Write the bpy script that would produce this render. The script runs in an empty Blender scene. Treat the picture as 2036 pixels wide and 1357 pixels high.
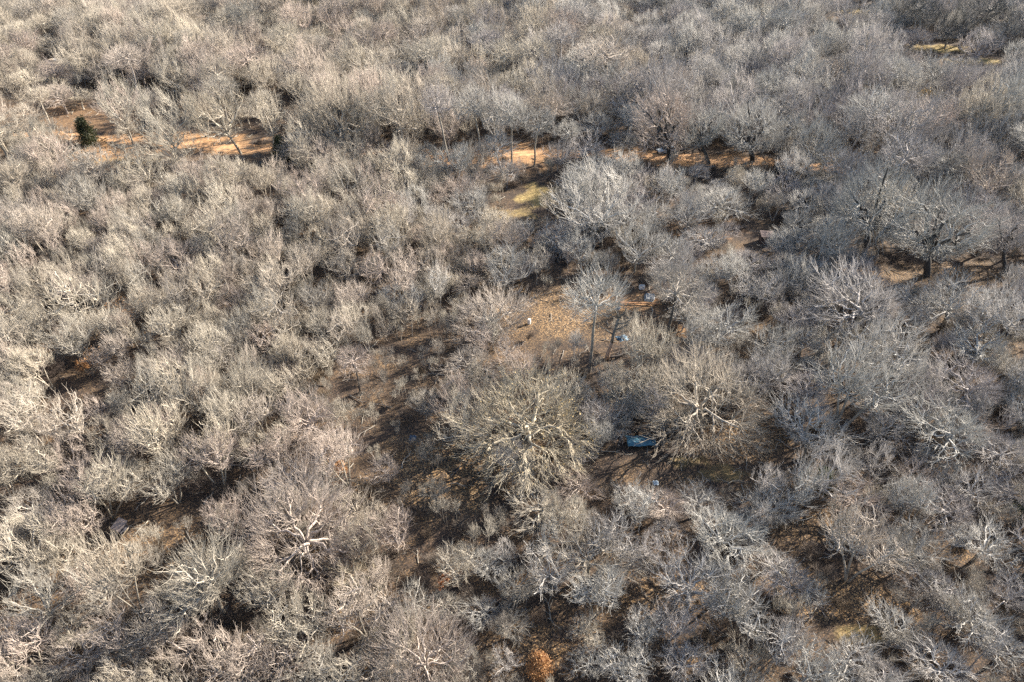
import bpy, math, random
import numpy as np
from mathutils import Vector, Matrix

C = bpy.context.scene
COL = C.collection
R = math.radians
rng = np.random.default_rng(7)
random.seed(7)

# ------------------------------------------------------------------ camera, sky, sun, exposure
PITCH = 39.0                     # degrees below the horizon
CAM_H = 70.0
F_PX = 1357.0                    # focal length in photo pixels (2036 wide)
cam_data = bpy.data.cameras.new("camera")
cam = bpy.data.objects.new("camera", cam_data)
COL.objects.link(cam)
cam_data.sensor_width = 36
cam_data.lens = 36 * F_PX / 2036
cam_data.clip_end = 6000
cam_data.clip_start = 0.5
cam.location = (0, 0, CAM_H)
cam.rotation_euler = (R(90 - PITCH), 0, 0)
C.camera = cam

SUN_EL, SUN_AZ = 27.0, 29.5      # azimuth counted from +X (right) towards +Y (away)
sd = Vector((math.cos(R(SUN_EL)) * math.cos(R(SUN_AZ)), math.cos(R(SUN_EL)) * math.sin(R(SUN_AZ)), math.sin(R(SUN_EL))))
world = bpy.data.worlds.new("World")
C.world = world
world.use_nodes = True
wn = world.node_tree
bg = wn.nodes["Background"]
sky = wn.nodes.new("ShaderNodeTexSky")
sky.sky_type = 'NISHITA'
sky.sun_disc = False
sky.sun_elevation = R(SUN_EL)
sky.sun_rotation = R(90 - SUN_AZ)
wn.links.new(sky.outputs[0], bg.inputs[0])
bg.inputs[1].default_value = 0.072
sl = bpy.data.lights.new("sun", 'SUN')
sl.energy = 5.0
sl.angle = R(0.5)
sl.color = (1.0, 0.89, 0.75)
so = bpy.data.objects.new("sun", sl)
COL.objects.link(so)
so.rotation_euler = sd.to_track_quat('Z', 'Y').to_euler()
C.view_settings.view_transform = 'Standard'
C.view_settings.look = 'None'
C.view_settings.exposure = 1.8
C.view_settings.gamma = 1
C.cycles.max_bounces = 4
C.cycles.diffuse_bounces = 2
C.cycles.glossy_bounces = 2
C.cycles.use_denoising = False

# ------------------------------------------------------------------ photo pixel <-> place
cp, sp = math.cos(R(PITCH)), math.sin(R(PITCH))
def ray(u, v):
    du, dv = u - 1018.0, v - 678.5
    return (du, F_PX * cp - dv * sp, -F_PX * sp - dv * cp)
def G(u, v, z=0.0):
    d = ray(u, v)
    t = (CAM_H - z) / -d[2]
    return Vector((d[0] * t, d[1] * t, z))
def depth_at(p):
    return p[1] * cp + (CAM_H - p[2]) * sp
def P(p):
    dz = p[2] - CAM_H
    dep = p[1] * cp - dz * sp
    upc = p[1] * sp + dz * cp
    return (1018 + F_PX * p[0] / dep, 678.5 - F_PX * upc / dep)
def m_per_px(u, v, z=0.0):
    return depth_at(G(u, v, z)) / F_PX

# ------------------------------------------------------------------ materials
def new_mat(name):
    m = bpy.data.materials.new(name)
    m.use_nodes = True
    nt = m.node_tree
    return m, nt, nt.nodes["Principled BSDF"]

def bark_mat(name, cols, rough=0.85, scale=1.3):
    """bark: tone drawn per tree, with blotches along the branches"""
    m, nt, b = new_mat(name)
    N, L = nt.nodes, nt.links
    oi = N.new("ShaderNodeObjectInfo")
    ramp = N.new("ShaderNodeValToRGB")
    ramp.color_ramp.elements[0].color = (*cols[0], 1)
    ramp.color_ramp.elements[1].color = (*cols[-1], 1)
    for i, c in enumerate(cols[1:-1]):
        e = ramp.color_ramp.elements.new((i + 1) / (len(cols) - 1))
        e.color = (*c, 1)
    L.new(oi.outputs["Random"], ramp.inputs[0])
    tc = N.new("ShaderNodeTexCoord")
    nz = N.new("ShaderNodeTexNoise")
    nz.inputs["Scale"].default_value = scale
    nz.inputs["Detail"].default_value = 3
    L.new(tc.outputs["Object"], nz.inputs[0])
    mr = N.new("ShaderNodeMapRange")
    mr.inputs[1].default_value = 0.3; mr.inputs[2].default_value = 0.7
    mr.inputs[3].default_value = 0.6; mr.inputs[4].default_value = 1.3
    L.new(nz.outputs[0], mr.inputs[0])
    mx = N.new("ShaderNodeVectorMath"); mx.operation = 'SCALE'
    L.new(ramp.outputs[0], mx.inputs[0]); L.new(mr.outputs[0], mx.inputs["Scale"])
    L.new(mx.outputs[0], b.inputs["Base Color"])
    b.inputs["Roughness"].default_value = rough
    return m

def plain_mat(name, col, rough=0.7, metallic=0.0, var=0.25, scale=4.0, bump=0.0):
    m, nt, b = new_mat(name)
    N, L = nt.nodes, nt.links
    tc = N.new("ShaderNodeTexCoord")
    nz = N.new("ShaderNodeTexNoise"); nz.inputs["Scale"].default_value = scale; nz.inputs["Detail"].default_value = 4
    L.new(tc.outputs["Object"], nz.inputs[0])
    mr = N.new("ShaderNodeMapRange")
    mr.inputs[1].default_value = 0.3; mr.inputs[2].default_value = 0.7
    mr.inputs[3].default_value = 1 - var; mr.inputs[4].default_value = 1 + var
    L.new(nz.outputs[0], mr.inputs[0])
    mx = N.new("ShaderNodeVectorMath"); mx.operation = 'SCALE'
    mx.inputs[0].default_value = col
    L.new(mr.outputs[0], mx.inputs["Scale"])
    L.new(mx.outputs[0], b.inputs["Base Color"])
    b.inputs["Roughness"].default_value = rough
    b.inputs["Metallic"].default_value = metallic
    return m

def leaf_mat(name, c0, c1, rough=0.6):
    """leaves: colour drawn per small patch, some light passes through"""
    m, nt, b = new_mat(name)
    N, L = nt.nodes, nt.links
    tc = N.new("ShaderNodeTexCoord")
    wnz = N.new("ShaderNodeTexNoise"); wnz.inputs["Scale"].default_value = 3.0; wnz.inputs["Detail"].default_value = 5
    L.new(tc.outputs["Object"], wnz.inputs[0])
    ramp = N.new("ShaderNodeValToRGB")
    ramp.color_ramp.elements[0].position = 0.35; ramp.color_ramp.elements[0].color = (*c0, 1)
    ramp.color_ramp.elements[1].position = 0.65; ramp.color_ramp.elements[1].color = (*c1, 1)
    L.new(wnz.outputs[0], ramp.inputs[0])
    L.new(ramp.outputs[0], b.inputs["Base Color"])
    b.inputs["Roughness"].default_value = rough
    tr = N.new("ShaderNodeBsdfTranslucent")
    L.new(ramp.outputs[0], tr.inputs[0])
    ms = N.new("ShaderNodeMixShader"); ms.inputs[0].default_value = 0.3
    out = nt.nodes["Material Output"]
    L.new(b.outputs[0], ms.inputs[1]); L.new(tr.outputs[0], ms.inputs[2]); L.new(ms.outputs[0], out.inputs[0])
    return m

M_TRUNK = bark_mat("bark", [(.27, .24, .19), (.34, .30, .24), (.20, .185, .16), (.38, .34, .27)])
M_TWIG = bark_mat("twig bark", [(.38, .335, .275), (.46, .42, .35), (.42, .355, .31), (.35, .33, .29), (.48, .43, .35)])
M_DARK = bark_mat("dark bark", [(.045, .042, .04), (.075, .068, .06)])
M_GREY_BACKLIT = bark_mat("grey twig tone", [(.34, .33, .31), (.43, .42, .39), (.36, .33, .32), (.47, .455, .42)])  # grey twigs; also holds the backlit tone given to right-hand trees
M_YTWIG = bark_mat("ochre twig bark", [(.40, .35, .265), (.44, .39, .30)])
M_PTWIG = bark_mat("pinkish twig bark", [(.40, .335, .29), (.46, .39, .34)])
M_RTWIG = bark_mat("reddish twig bark", [(.30, .12, .10), (.34, .15, .12)])
M_SAPL = bark_mat("sapling bark", [(.30, .27, .23), (.40, .37, .31), (.24, .215, .19)])
M_DTWIG = bark_mat("dark grey twig tone", [(.11, .11, .105), (.15, .145, .135)])
M_BRUSH = bark_mat("brush bark", [(.13, .105, .09), (.19, .16, .13), (.11, .085, .075), (.20, .155, .105)])

# ------------------------------------------------------------------ scene-graph helpers
def tag(o, label=None, cat=None, group=None, kind=None):
    if label: o["label"] = label
    if cat: o["category"] = cat
    if group: o["group"] = group
    if kind: o["kind"] = kind
    return o
def thing(name, label, cat, loc=(0, 0, 0), rz=0.0, group=None):
    o = bpy.data.objects.new(name, None)
    COL.objects.link(o)
    o.empty_display_size = 0.5
    o.location = loc
    o.rotation_euler = (0, 0, rz)
    return tag(o, label, cat, group)
def mesh_np(name, V, Fq, mats, midx=None, smooth=True):
    """V (n,3), Fq list of (array of faces (k,m))"""
    me = bpy.data.meshes.new(name)
    V = np.asarray(V, np.float32)
    groups = [np.asarray(f, np.int32) for f in (Fq if isinstance(Fq, list) else [Fq]) if len(f)]
    me.vertices.add(len(V)); me.vertices.foreach_set("co", V.ravel())
    loops = np.concatenate([g.ravel() for g in groups])
    tot = np.concatenate([np.full(len(g), g.shape[1], np.int32) for g in groups])
    start = np.concatenate([[0], np.cumsum(tot)[:-1]]).astype(np.int32)
    me.loops.add(len(loops)); me.loops.foreach_set("vertex_index", loops)
    me.polygons.add(len(tot)); me.polygons.foreach_set("loop_start", start)
    me.polygons.foreach_set("loop_total", tot)
    for m in mats: me.materials.append(m)
    if midx is not None: me.polygons.foreach_set("material_index", np.asarray(midx, np.int32))
    me.polygons.foreach_set("use_smooth", np.full(len(tot), smooth))
    me.update(calc_edges=True)
    me.validate()
    return me
def link(name, me, parent=None, loc=None, rot=None):
    o = bpy.data.objects.new(name, me)
    COL.objects.link(o)
    if parent: o.parent = parent
    if loc is not None: o.location = loc
    if rot is not None: o.rotation_euler = rot
    return o

class MB:
    """collects boxes, prisms and tubes into one mesh"""
    def __init__(s): s.v = []; s.f = []
    def add(s, vs, fs):
        b = len(s.v)
        s.v += [tuple(v) for v in vs]
        s.f += [tuple(b + i for i in f) for f in fs]
        return s
    def box(s, c, d, rz=0.0, rx=0.0, ry=0.0):
        M = Matrix.Translation(c) @ Matrix.Rotation(rz, 4, 'Z') @ Matrix.Rotation(ry, 4, 'Y') @ Matrix.Rotation(rx, 4, 'X')
        vs = [M @ Vector((x * d[0] / 2, y * d[1] / 2, z * d[2] / 2)) for x in (-1, 1) for y in (-1, 1) for z in (-1, 1)]
        return s.add(vs, [(0, 1, 3, 2), (4, 6, 7, 5), (0, 4, 5, 1), (2, 3, 7, 6), (0, 2, 6, 4), (1, 5, 7, 3)])
    def prism(s, pts, axis, a, b):
        """polygon pts in the plane across axis, extruded from a to b"""
        def mk(p, t):
            return {'x': (t, p[0], p[1]), 'y': (p[0], t, p[1]), 'z': (p[0], p[1], t)}[axis]
        n = len(pts)
        vs = [mk(p, a) for p in pts] + [mk(p, b) for p in pts]
        fs = [tuple(range(n))[::-1], tuple(range(n, 2 * n))] + [(i, (i + 1) % n, n + (i + 1) % n, n + i) for i in range(n)]
        return s.add(vs, fs)
    def tube(s, pts, rad, n=8):
        pts = [Vector(p) for p in pts]
        vs = []; up = Vector((0.31, 0.2, 0.93)).normalized()
        for i, p in enumerate(pts):
            t = (pts[min(i + 1, len(pts) - 1)] - pts[max(i - 1, 0)]).normalized()
            a = t.cross(up)
            if a.length < 0.05: a = t.cross(Vector((1, 0, 0)))
            a.normalize(); b = t.cross(a)
            r = rad[i] if isinstance(rad, (list, tuple)) else rad
            for k in range(n):
                an = 2 * math.pi * k / n
                vs.append(p + (a * math.cos(an) + b * math.sin(an)) * r)
        fs = [(i * n + k, i * n + (k + 1) % n, (i + 1) * n + (k + 1) % n, (i + 1) * n + k) for i in range(len(pts) - 1) for k in range(n)]
        fs += [tuple(range(n))[::-1], tuple((len(pts) - 1) * n + k for k in range(n))]
        return s.add(vs, fs)
    def build(s, name, mat, parent=None, bevel=0.0, smooth=False, loc=None, rot=None):
        me = bpy.data.meshes.new(name)
        me.from_pydata([tuple(v) for v in s.v], [], s.f)
        me.materials.append(mat)
        me.update()
        import bmesh
        bm = bmesh.new(); bm.from_mesh(me)
        bmesh.ops.recalc_face_normals(bm, faces=bm.faces)
        bm.to_mesh(me); bm.free()
        if smooth: me.polygons.foreach_set("use_smooth", [True] * len(me.polygons))
        o = link(name, me, parent, loc, rot)
        if bevel:
            md = o.modifiers.new("bevel", 'BEVEL'); md.width = bevel; md.segments = 2
        return o

# ------------------------------------------------------------------ bare trees
def unit(v):
    return v / (np.linalg.norm(v) + 1e-9)
def perp(d, r):
    a = r.normal(size=3)
    a -= d * a.dot(d)
    return unit(a)

class Tree:
    """branch polylines gathered by level, then skinned in bulk"""
    def __init__(s, seed):
        s.r = np.random.default_rng(seed); s.lines = []; s.tips = []
    def grow(s, p, d, L, r0, r1, nseg, wig, up, lvl):
        pts = [p]; dirs = []
        st = L / nseg
        for i in range(nseg):
            d = unit(d + s.r.normal(size=3) * wig + np.array([0, 0, up]) * (1.0 if i else 0.5))
            p = p + d * st
            pts.append(p); dirs.append(d)
        pts = np.array(pts)
        rad = np.linspace(r0, r1, nseg + 1)
        s.lines.append((pts, rad, lvl))
        return pts, dirs, rad
    def at(s, pts, dirs, rad, t):
        x = t * (len(pts) - 1); i = min(int(x), len(pts) - 2); f = x - i
        return pts[i] * (1 - f) + pts[i + 1] * f, dirs[i], rad[i] * (1 - f) + rad[i + 1] * f
    def sub(s, base, lvl, specs):
        """specs[lvl] = (count, t0, length, ang_lo, ang_hi, nseg, wiggle, up, rscale, rend)"""
        if lvl >= len(specs): return
        n, t0, Ln, a0, a1, ns, wig, up, rs, rmin = specs[lvl]
        pts, dirs, rad = base
        n = max(1, int(round(n * s.r.uniform(0.8, 1.2))))
        for k in range(n):
            t = t0 + (1 - t0) * (k + s.r.uniform(0.1, 0.9)) / n
            p, d, r = s.at(pts, dirs, rad, min(t, 0.999))
            ang = s.r.uniform(a0, a1)
            q = perp(d, s.r)
            if q[2] < 0 and s.r.uniform() < 0.45: q = -q
            nd = unit(d * math.cos(ang) + q * math.sin(ang))
            LL = Ln * s.r.uniform(0.65, 1.25) * (1.15 - 0.55 * t)
            br = s.grow(p, nd, LL, max(r * rs, rmin * 1.2), rmin, ns, wig, up, lvl)
            if lvl == len(specs) - 1: s.tips.append(br[0][-1]); s.tips.append(br[0][len(br[0]) // 2])
            s.sub(br, lvl + 1, specs)
    def mesh(s, sel, name, mats, sides):
        V = []; F = []; base = 0
        by = {}
        for pts, rad, lvl in s.lines:
            if lvl in sel: by.setdefault((len(pts), sides(lvl)), []).append((pts, rad))
        for (n, k), L in by.items():
            Pn = np.array([a for a, _ in L]); Rn = np.array([b for _, b in L])
            T = np.empty_like(Pn)
            T[:, 1:-1] = Pn[:, 2:] - Pn[:, :-2]; T[:, 0] = Pn[:, 1] - Pn[:, 0]; T[:, -1] = Pn[:, -1] - Pn[:, -2]
            T /= np.linalg.norm(T, axis=2, keepdims=True) + 1e-9
            ref = np.array([0.61, 0.37, 0.35]); ref = ref / np.linalg.norm(ref)
            A = np.cross(T, ref); A /= np.linalg.norm(A, axis=2, keepdims=True) + 1e-9
            B = np.cross(T, A)
            an = np.arange(k) * 2 * math.pi / k
            ring = A[:, :, None, :] * np.cos(an)[None, None, :, None] + B[:, :, None, :] * np.sin(an)[None, None, :, None]
            W = Pn[:, :, None, :] + ring * Rn[:, :, None, None]
            m = len(L)
            V.append(W.reshape(-1, 3))
            idx = base + np.arange(m * n * k).reshape(m, n, k)
            a = idx[:, :-1, :]; b = np.roll(idx, -1, axis=2)[:, :-1, :]
            c = np.roll(idx, -1, axis=2)[:, 1:, :]; d = idx[:, 1:, :]
            F.append(np.stack([a, b, c, d], -1).reshape(-1, 4))
            base += m * n * k
        return mesh_np(name, np.concatenate(V), [np.concatenate(F)], mats)

def bez(S, DS, E, DE, n, r, noise):
    """bundles of curves from S (leaving along DS) to E (arriving along DE)"""
    L = np.linalg.norm(E - S, axis=1, keepdims=True)
    c1 = S + DS * L * .38; c2 = E - DE * L * .34
    u = np.linspace(0, 1, n)[None, :, None]
    Pn = ((1 - u) ** 3) * S[:, None] + 3 * u * (1 - u) ** 2 * c1[:, None] + 3 * u * u * (1 - u) * c2[:, None] + u ** 3 * E[:, None]
    jit = r.normal(size=Pn.shape) * noise * L[:, None]
    jit[:, 0] = 0
    return Pn + jit
def nrm(a): return a / (np.linalg.norm(a, axis=-1, keepdims=True) + 1e-9)

def reach_out(t, forks, sample, counts, radii, noise, fork_c, twig=(.7, 1.5), upb=.5, outb=.8):
    """limbs, boughs, branches and twigs reaching out to points spread through the crown's volume.
    forks: polyline (pts, rad) the limbs leave from; sample(n) gives points; counts for four levels"""
    r = t.r
    PP = forks[0]; PD = nrm(np.gradient(PP, axis=0)); PR = forks[1]
    NL = len(counts)
    nseg = (9, 7, 5, 3) if NL == 4 else (8, 7, 6, 5, 3)
    RE = (.62, .74, .93) if NL == 4 else (.50, .66, .80, .94)
    for lv in range(NL):
        n = counts[lv]
        if lv < NL - 1:
            E = sample(n, RE[lv])
            if lv == 0:      # spread the limbs: farthest-point pick
                cand = sample(n * 12, .66); pick = [0]
                dmin = np.linalg.norm(cand - cand[0], axis=1)
                for _ in range(n - 1):
                    k = int(dmin.argmax()); pick.append(k); dmin = np.minimum(dmin, np.linalg.norm(cand - cand[k], axis=1))
                E = cand[pick]
            re = np.linalg.norm(E - fork_c, axis=1)
            rp = np.linalg.norm(PP - fork_c, axis=1)
            idx = np.empty(n, int)
            for k0 in range(0, n, 400):
                D = np.linalg.norm(E[k0:k0 + 400, None] - PP[None], axis=2)
                D += 2.5 * np.maximum(0, rp[None] - re[k0:k0 + 400, None] * (.80 if lv else .9))
                idx[k0:k0 + 400] = D.argmin(1)
            S = PP[idx]; DS = PD[idx]; SR = PR[idx]
            out = nrm(E - fork_c)
            if lv: DS = nrm(DS * .8 + nrm(E - S) * .7)
            DE = nrm(nrm(E - S) * .6 + out * outb * .7 + np.array([0, 0, upb]))
            Ls = np.linalg.norm(E - S, axis=1)
            ok = Ls > .15
            S, DS, E, DE, SR = S[ok], DS[ok], E[ok], DE[ok], SR[ok]
        else:
            k = r.integers(0, len(PP), n)
            S = PP[k]; SR = PR[k]
            d = nrm(PD[k] * .7 + nrm(S - fork_c) * outb * .7 + np.array([0, 0, upb * .8]) + r.normal(size=S.shape) * .36)
            E = S + d * r.uniform(twig[0], twig[1], (n, 1)); DS = nrm(PD[k] + d); DE = nrm(d + np.array([0, 0, .3]))
            DE = nrm(DE + r.normal(size=DE.shape) * .2)
        B = bez(S, DS, E, DE, nseg[lv], r, noise[lv])
        r0 = np.minimum(radii[lv][0], SR * .85 + .002)
        RR = r0[:, None] + (radii[lv][1] - r0)[:, None] * np.linspace(0, 1, nseg[lv])[None]
        RR = np.maximum(RR, radii[lv][1])
        for i in range(len(B)): t.lines.append((B[i], RR[i], min(lv + 1, 4)))
        if lv == NL - 1: t.tips += list(E)
        T_ = nrm(np.gradient(B, axis=1))
        j0 = 2 if lv == 0 else 1
        PPn, PDn, PRn = B[:, j0:].reshape(-1, 3), T_[:, j0:].reshape(-1, 3), RR[:, j0:].ravel()
        if lv <= NL - 3: PP, PD, PR = (PPn, PDn, PRn) if lv == 0 else (np.concatenate([PP, PPn]), np.concatenate([PD, PDn]), np.concatenate([PR, PRn]))
        else: PP, PD, PR = PPn, PDn, PRn

def lobed(r, c, rx, top, bot, nl=7, amp=.26, zmin=1.0):
    """sampler for a lumpy dome: radius varies with direction in lobes"""
    A = nrm(r.normal(size=(nl, 3)) * np.array([1, 1, .8])); K = r.uniform(5, 11, nl)
    def f(n, reach):
        out = []
        while len(out) < n:
            m = n * 4 + 40
            d = nrm(r.normal(size=(m, 3)))
            lob = (1 - amp) + amp * 1.5 * np.max(np.exp(K[None] * (d @ A.T - 1)), axis=1)
            R0 = r.uniform(.34 if reach > .8 else .5, 1.0, m) ** (.45) * reach / .93 * lob
            p = np.stack([d[:, 0] * rx, d[:, 1] * rx, np.where(d[:, 2] > 0, d[:, 2] * top, d[:, 2] * bot)], 1) * R0[:, None] + c
            p = p[p[:, 2] > zmin]
            out += list(p)
        return np.array(out[:n])
    return f
def plume(r, z0, z1, R1, pw=.8, lean=(0, 0)):
    """sampler for an upswept brush: narrow below, rounded on top"""
    ph = r.uniform(0, 6.28, 3)
    def f(n, reach):
        u = r.uniform(0, 1, n) ** .75
        a = r.uniform(0, 6.283, n)
        top = 1 + .13 * np.sin(2 * a + ph[0]) + .10 * np.sin(5 * a + ph[1])
        z = z0 + (z1 - z0) * u * (reach / .93) * top
        w = R1 * np.minimum(((z - z0) / (z1 - z0) + .08) ** pw * 1.25, 1) * np.sqrt(np.clip(1.04 - ((z - z0) / (z1 - z0)) ** 5, .12, 1))
        q = w * r.uniform(.15, 1, n) ** .5 * (1 + .28 * np.sin(3 * a + ph[2]))
        h = (z - z0) / (z1 - z0)
        return np.stack([np.cos(a) * q + lean[0] * h, np.sin(a) * q + lean[1] * h, z], 1)
    return f

def make_tree(kind, seed):
    t = Tree(seed); r = t.r
    O = np.zeros(3)
    def stem(h, r0, r1, n, wig, lean, o=O):
        pts, dirs, rad = t.grow(o, unit(np.array([lean[0], lean[1], 1.])), h, r0, r1, n, wig, .02, 0)
        return pts, rad
    ln = r.normal(size=2) * .07
    LR = [(.16, .05), (.058, .025), (.029, .015), (.0150, .0085)]
    def scaled(k): return [(a * k, b * (1 + (k - 1) * .5)) for a, b in LR]
    if kind == 'oak':        # broad round dome
        pts, rad = stem(4.0, .29, .24, 5, .05, ln)
        c = pts[-1] + np.array([0, 0, 2.6])
        reach_out(t, (pts[3:], rad[3:]), lobed(r, c, 6.8, 5.0, 3.4, int(r.integers(5, 10)), r.uniform(.34, .52), 1.8), (11, 82, 500, 1450), LR, (.035, .03, .03, .05), pts[-1] - np.array([0, 0, .6]))
    elif kind == 'grand':    # very large old oak
        pts, rad = stem(3.4, .50, .42, 5, .05, (0, 0))
        c = pts[-1] + np.array([0, 0, 2.6])
        reach_out(t, (pts[2:], rad[2:]), lobed(r, c, 9.2, 6.2, 4.4, 14, .28, 1.0), (8, 34, 200, 1300, 4000), [(.26, .12), (.14, .055), (.06, .028), (.032, .017), (.0165, .0095)], (.05, .05, .035, .035, .06), pts[-1] - np.array([0, 0, .8]))
    elif kind == 'fan':      # very wide low-forking crown of long straight radiating limbs
        pts, rad = stem(2.4, .46, .40, 4, .03, (0, 0))
        c = pts[-1] + np.array([0, 0, .6])
        reach_out(t, (pts[2:], rad[2:]), lobed(r, c, 9.4, 9.0, 2.2, 14, .24, .8), (10, 42, 240, 1350, 3800), [(.20, .10), (.11, .05), (.055, .026), (.030, .016), (.0165, .0095)], (.03, .025, .02, .022, .045), pts[-1] - np.array([0, 0, 1.0]), twig=(.8, 1.7))
    elif kind == 'vase':     # limbs sweep up, brush-like straight twigs
        pts, rad = stem(3.2, .20, .16, 5, .04, ln)
        reach_out(t, (pts[2:], rad[2:]), plume(r, 2.8, 12, 4.9, .7, ln * 12), (10, 60, 350, 1050), scaled(.9), (.015, .018, .02, .04), pts[-1] - np.array([0, 0, 1.5]), twig=(.8, 1.6), upb=.85, outb=.55)
    elif kind == 'high':     # long bare trunk with a round crown on top
        pts, rad = stem(8.4, .23, .16, 8, .05, ln * .6)
        c = pts[-1] + np.array([0, 0, 1.4])
        reach_out(t, (pts[6:], rad[6:]), lobed(r, c, 5.2, 3.9, 2.9, 7, .32, 5), (11, 66, 390, 1200), scaled(.9), (.03, .03, .03, .05), pts[-1] - np.array([0, 0, 1.0]))
    elif kind == 'pole':     # young straight tree, narrow crown
        pts, rad = stem(9.0, .11, .03, 10, .05, ln)
        reach_out(t, (pts[3:], rad[3:]), plume(r, 3.4, 10.8, 2.5, .6, ln * 8), (13, 34, 155, 460), scaled(.75), (.02, .02, .025, .05), pts[2] - np.array([0, 0, 1.0]), twig=(.6, 1.3), upb=.8, outb=.5)
    elif kind == 'pair':     # several young stems from one root, pale and crooked
        for q in range(3):
            az = q * 2.1 + r.uniform(-.5, .5); l2 = np.array([math.cos(az), math.sin(az)]) * r.uniform(.18, .34)
            pts, rad = stem(8.6, .12, .035, 9, .07, l2, np.array([math.cos(az), math.sin(az), 0]) * .15)
            c = pts[6] + np.array([0, 0, .9])
            reach_out(t, (pts[3:], rad[3:]), lobed(r, c, 2.7, 3.4, 2.8, 5, .25, 2.4), (8, 23, 118, 360), scaled(.8), (.035, .03, .03, .06), pts[3] - np.array([0, 0, 1.0]), twig=(.6, 1.2))
    elif kind == 'gnarl':    # old oak: heavy dark bent limbs
        pts, rad = stem(3.2, .45, .38, 5, .09, r.normal(size=2) * .15)
        c = pts[-1] + np.array([0, 0, 2.8])
        reach_out(t, (pts[3:], rad[3:]), lobed(r, c, 8.0, 4.8, 3.2, 9, .34, 1.6), (8, 110, 720, 2300), [(.27, .10), (.10, .03), (.030, .015), (.0150, .0085)], (.055, .04, .035, .06), pts[-1] - np.array([0, 0, .6]))
    elif kind == 'sapling':  # thin pale understorey stems
        for q in range(4):
            az = r.uniform(0, 6.28); rr = r.uniform(.2, 1.1)
            pts, rad = stem(r.uniform(3.2, 5.6), .035, .014, 8, .07, r.normal(size=2) * .12, np.array([math.cos(az) * rr, math.sin(az) * rr, -.02]))
            reach_out(t, (pts[3:], rad[3:]), lobed(r, pts[-3] + np.array([0, 0, .4]), 1.0, 1.4, 1.3, 4, .3, 1.0), (6, 14, 42, 110), [(.018, .012), (.014, .010), (.011, .008), (.009, .007)], (.04, .04, .05, .08), pts[3] - np.array([0, 0, .6]), twig=(.3, .7))
    elif kind == 'brush':    # thicket clump
        for q in range(6):
            az = r.uniform(0, 6.28); rr = r.uniform(0, .8)
            pts, rad = stem(r.uniform(1.0, 1.8), .025, .015, 4, .12, r.normal(size=2) * .3, np.array([math.cos(az) * rr, math.sin(az) * rr, -.02]))
            reach_out(t, (pts[1:], rad[1:]), lobed(r, pts[-1] + np.array([0, 0, .3]), 1.0, 1.0, .7, 4, .3, .2), (5, 12, 45, 130), [(.02, .012), (.014, .010), (.011, .008), (.009, .007)], (.04, .04, .05, .08), pts[1], twig=(.25, .55))
    return t

SIZES = {'oak': (11.5, 15.0), 'vase': (12.0, 10.5), 'pole': (10.5, 6.0), 'pair': (10.5, 8.0), 'gnarl': (11.5, 17.0), 'fan': (12, 19), 'high': (14, 11), 'grand': (12, 19), 'brush': (3.0, 3.2)}
PROTO = {}
protos_col = bpy.data.collections.new("tree forms")      # never linked to the scene: source meshes for the far wood
brush_col = bpy.data.collections.new("brush forms")
TIPS = {}
for kind, n in (('oak', 5), ('vase', 5), ('pole', 4), ('pair', 3), ('gnarl', 3), ('fan', 2), ('high', 3), ('grand', 1)):
    PROTO[kind] = []
    for i in range(n):
        t = make_tree(kind, 100 + 17 * i + len(kind) * 5)
        a = np.concatenate([l[0] for l in t.lines])
        # measured height and spread, used to place by crown size
        H = np.percentile(a[:, 2], 99); W = 2 * np.percentile(np.hypot(a[:, 0] - a[:, 0].mean(), a[:, 1] - a[:, 1].mean()), 93)
        tm = M_DARK if kind == 'gnarl' else M_TRUNK
        trunk = t.mesh((0,), kind + " trunk", [tm], lambda l: 8)
        crown = t.mesh((1, 2, 3, 4), kind + " crown", [M_TWIG], lambda l: 6 if l == 1 else (4 if l == 2 else 3))
        if kind == 'gnarl':   # thick limbs keep the dark bark
            z = np.array([rad[0] for pts, rad, lvl in t.lines if lvl == 1])
            crown = t.mesh((2, 3, 4), kind + " crown", [M_GREY_BACKLIT], lambda l: 4 if l == 2 else 3)
            trunk = t.mesh((0, 1), kind + " trunk", [tm], lambda l: 8 if l == 0 else 6)
        whole = t.mesh((0, 1, 2, 3, 4), kind + " whole", [M_TWIG], lambda l: 6 if l == 0 else (4 if l < 3 else 3))
        PROTO[kind].append((trunk, crown, H, W))
        TIPS[(kind, i)] = np.array(t.tips)
        if kind not in ('gnarl', 'fan', 'grand'):
            protos_col.objects.link(bpy.data.objects.new("%s_%d" % (kind, i), whole))
            grey = whole.copy(); grey.materials[0] = M_GREY_BACKLIT  # same form in the backlit grey colour
            protos_col.objects.link(bpy.data.objects.new("%s_%dg" % (kind, i), grey))
for i in range(5):
    t = make_tree('brush', 900 + i)
    me = t.mesh((0, 1, 2, 3, 4), "brush", [M_BRUSH], lambda l: 3)
    brush_col.objects.link(bpy.data.objects.new("brush_%d" % i, me))
for i in range(4):
    t = make_tree('sapling', 950 + i)
    me = t.mesh((0, 1, 2, 3, 4), "sapling", [M_SAPL], lambda l: 3)
    brush_col.objects.link(bpy.data.objects.new("sapling_%d" % i, me))

# ------------------------------------------------------------------ ground
def ghash(x, y, s):
    return np.sin(x * 0.113 + s) * np.cos(y * 0.091 - s * 1.7) + 0.5 * np.sin(x * 0.31 + y * 0.23 + s * 3.1) + 0.25 * np.cos(x * 0.71 - y * 0.83 + s)
def gz(x, y):
    return 0.10 * ghash(np.asarray(x, float), np.asarray(y, float), 1.3) * np.exp(-(np.hypot(x, np.asarray(y) - 150) / 700.0) ** 2)

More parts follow.
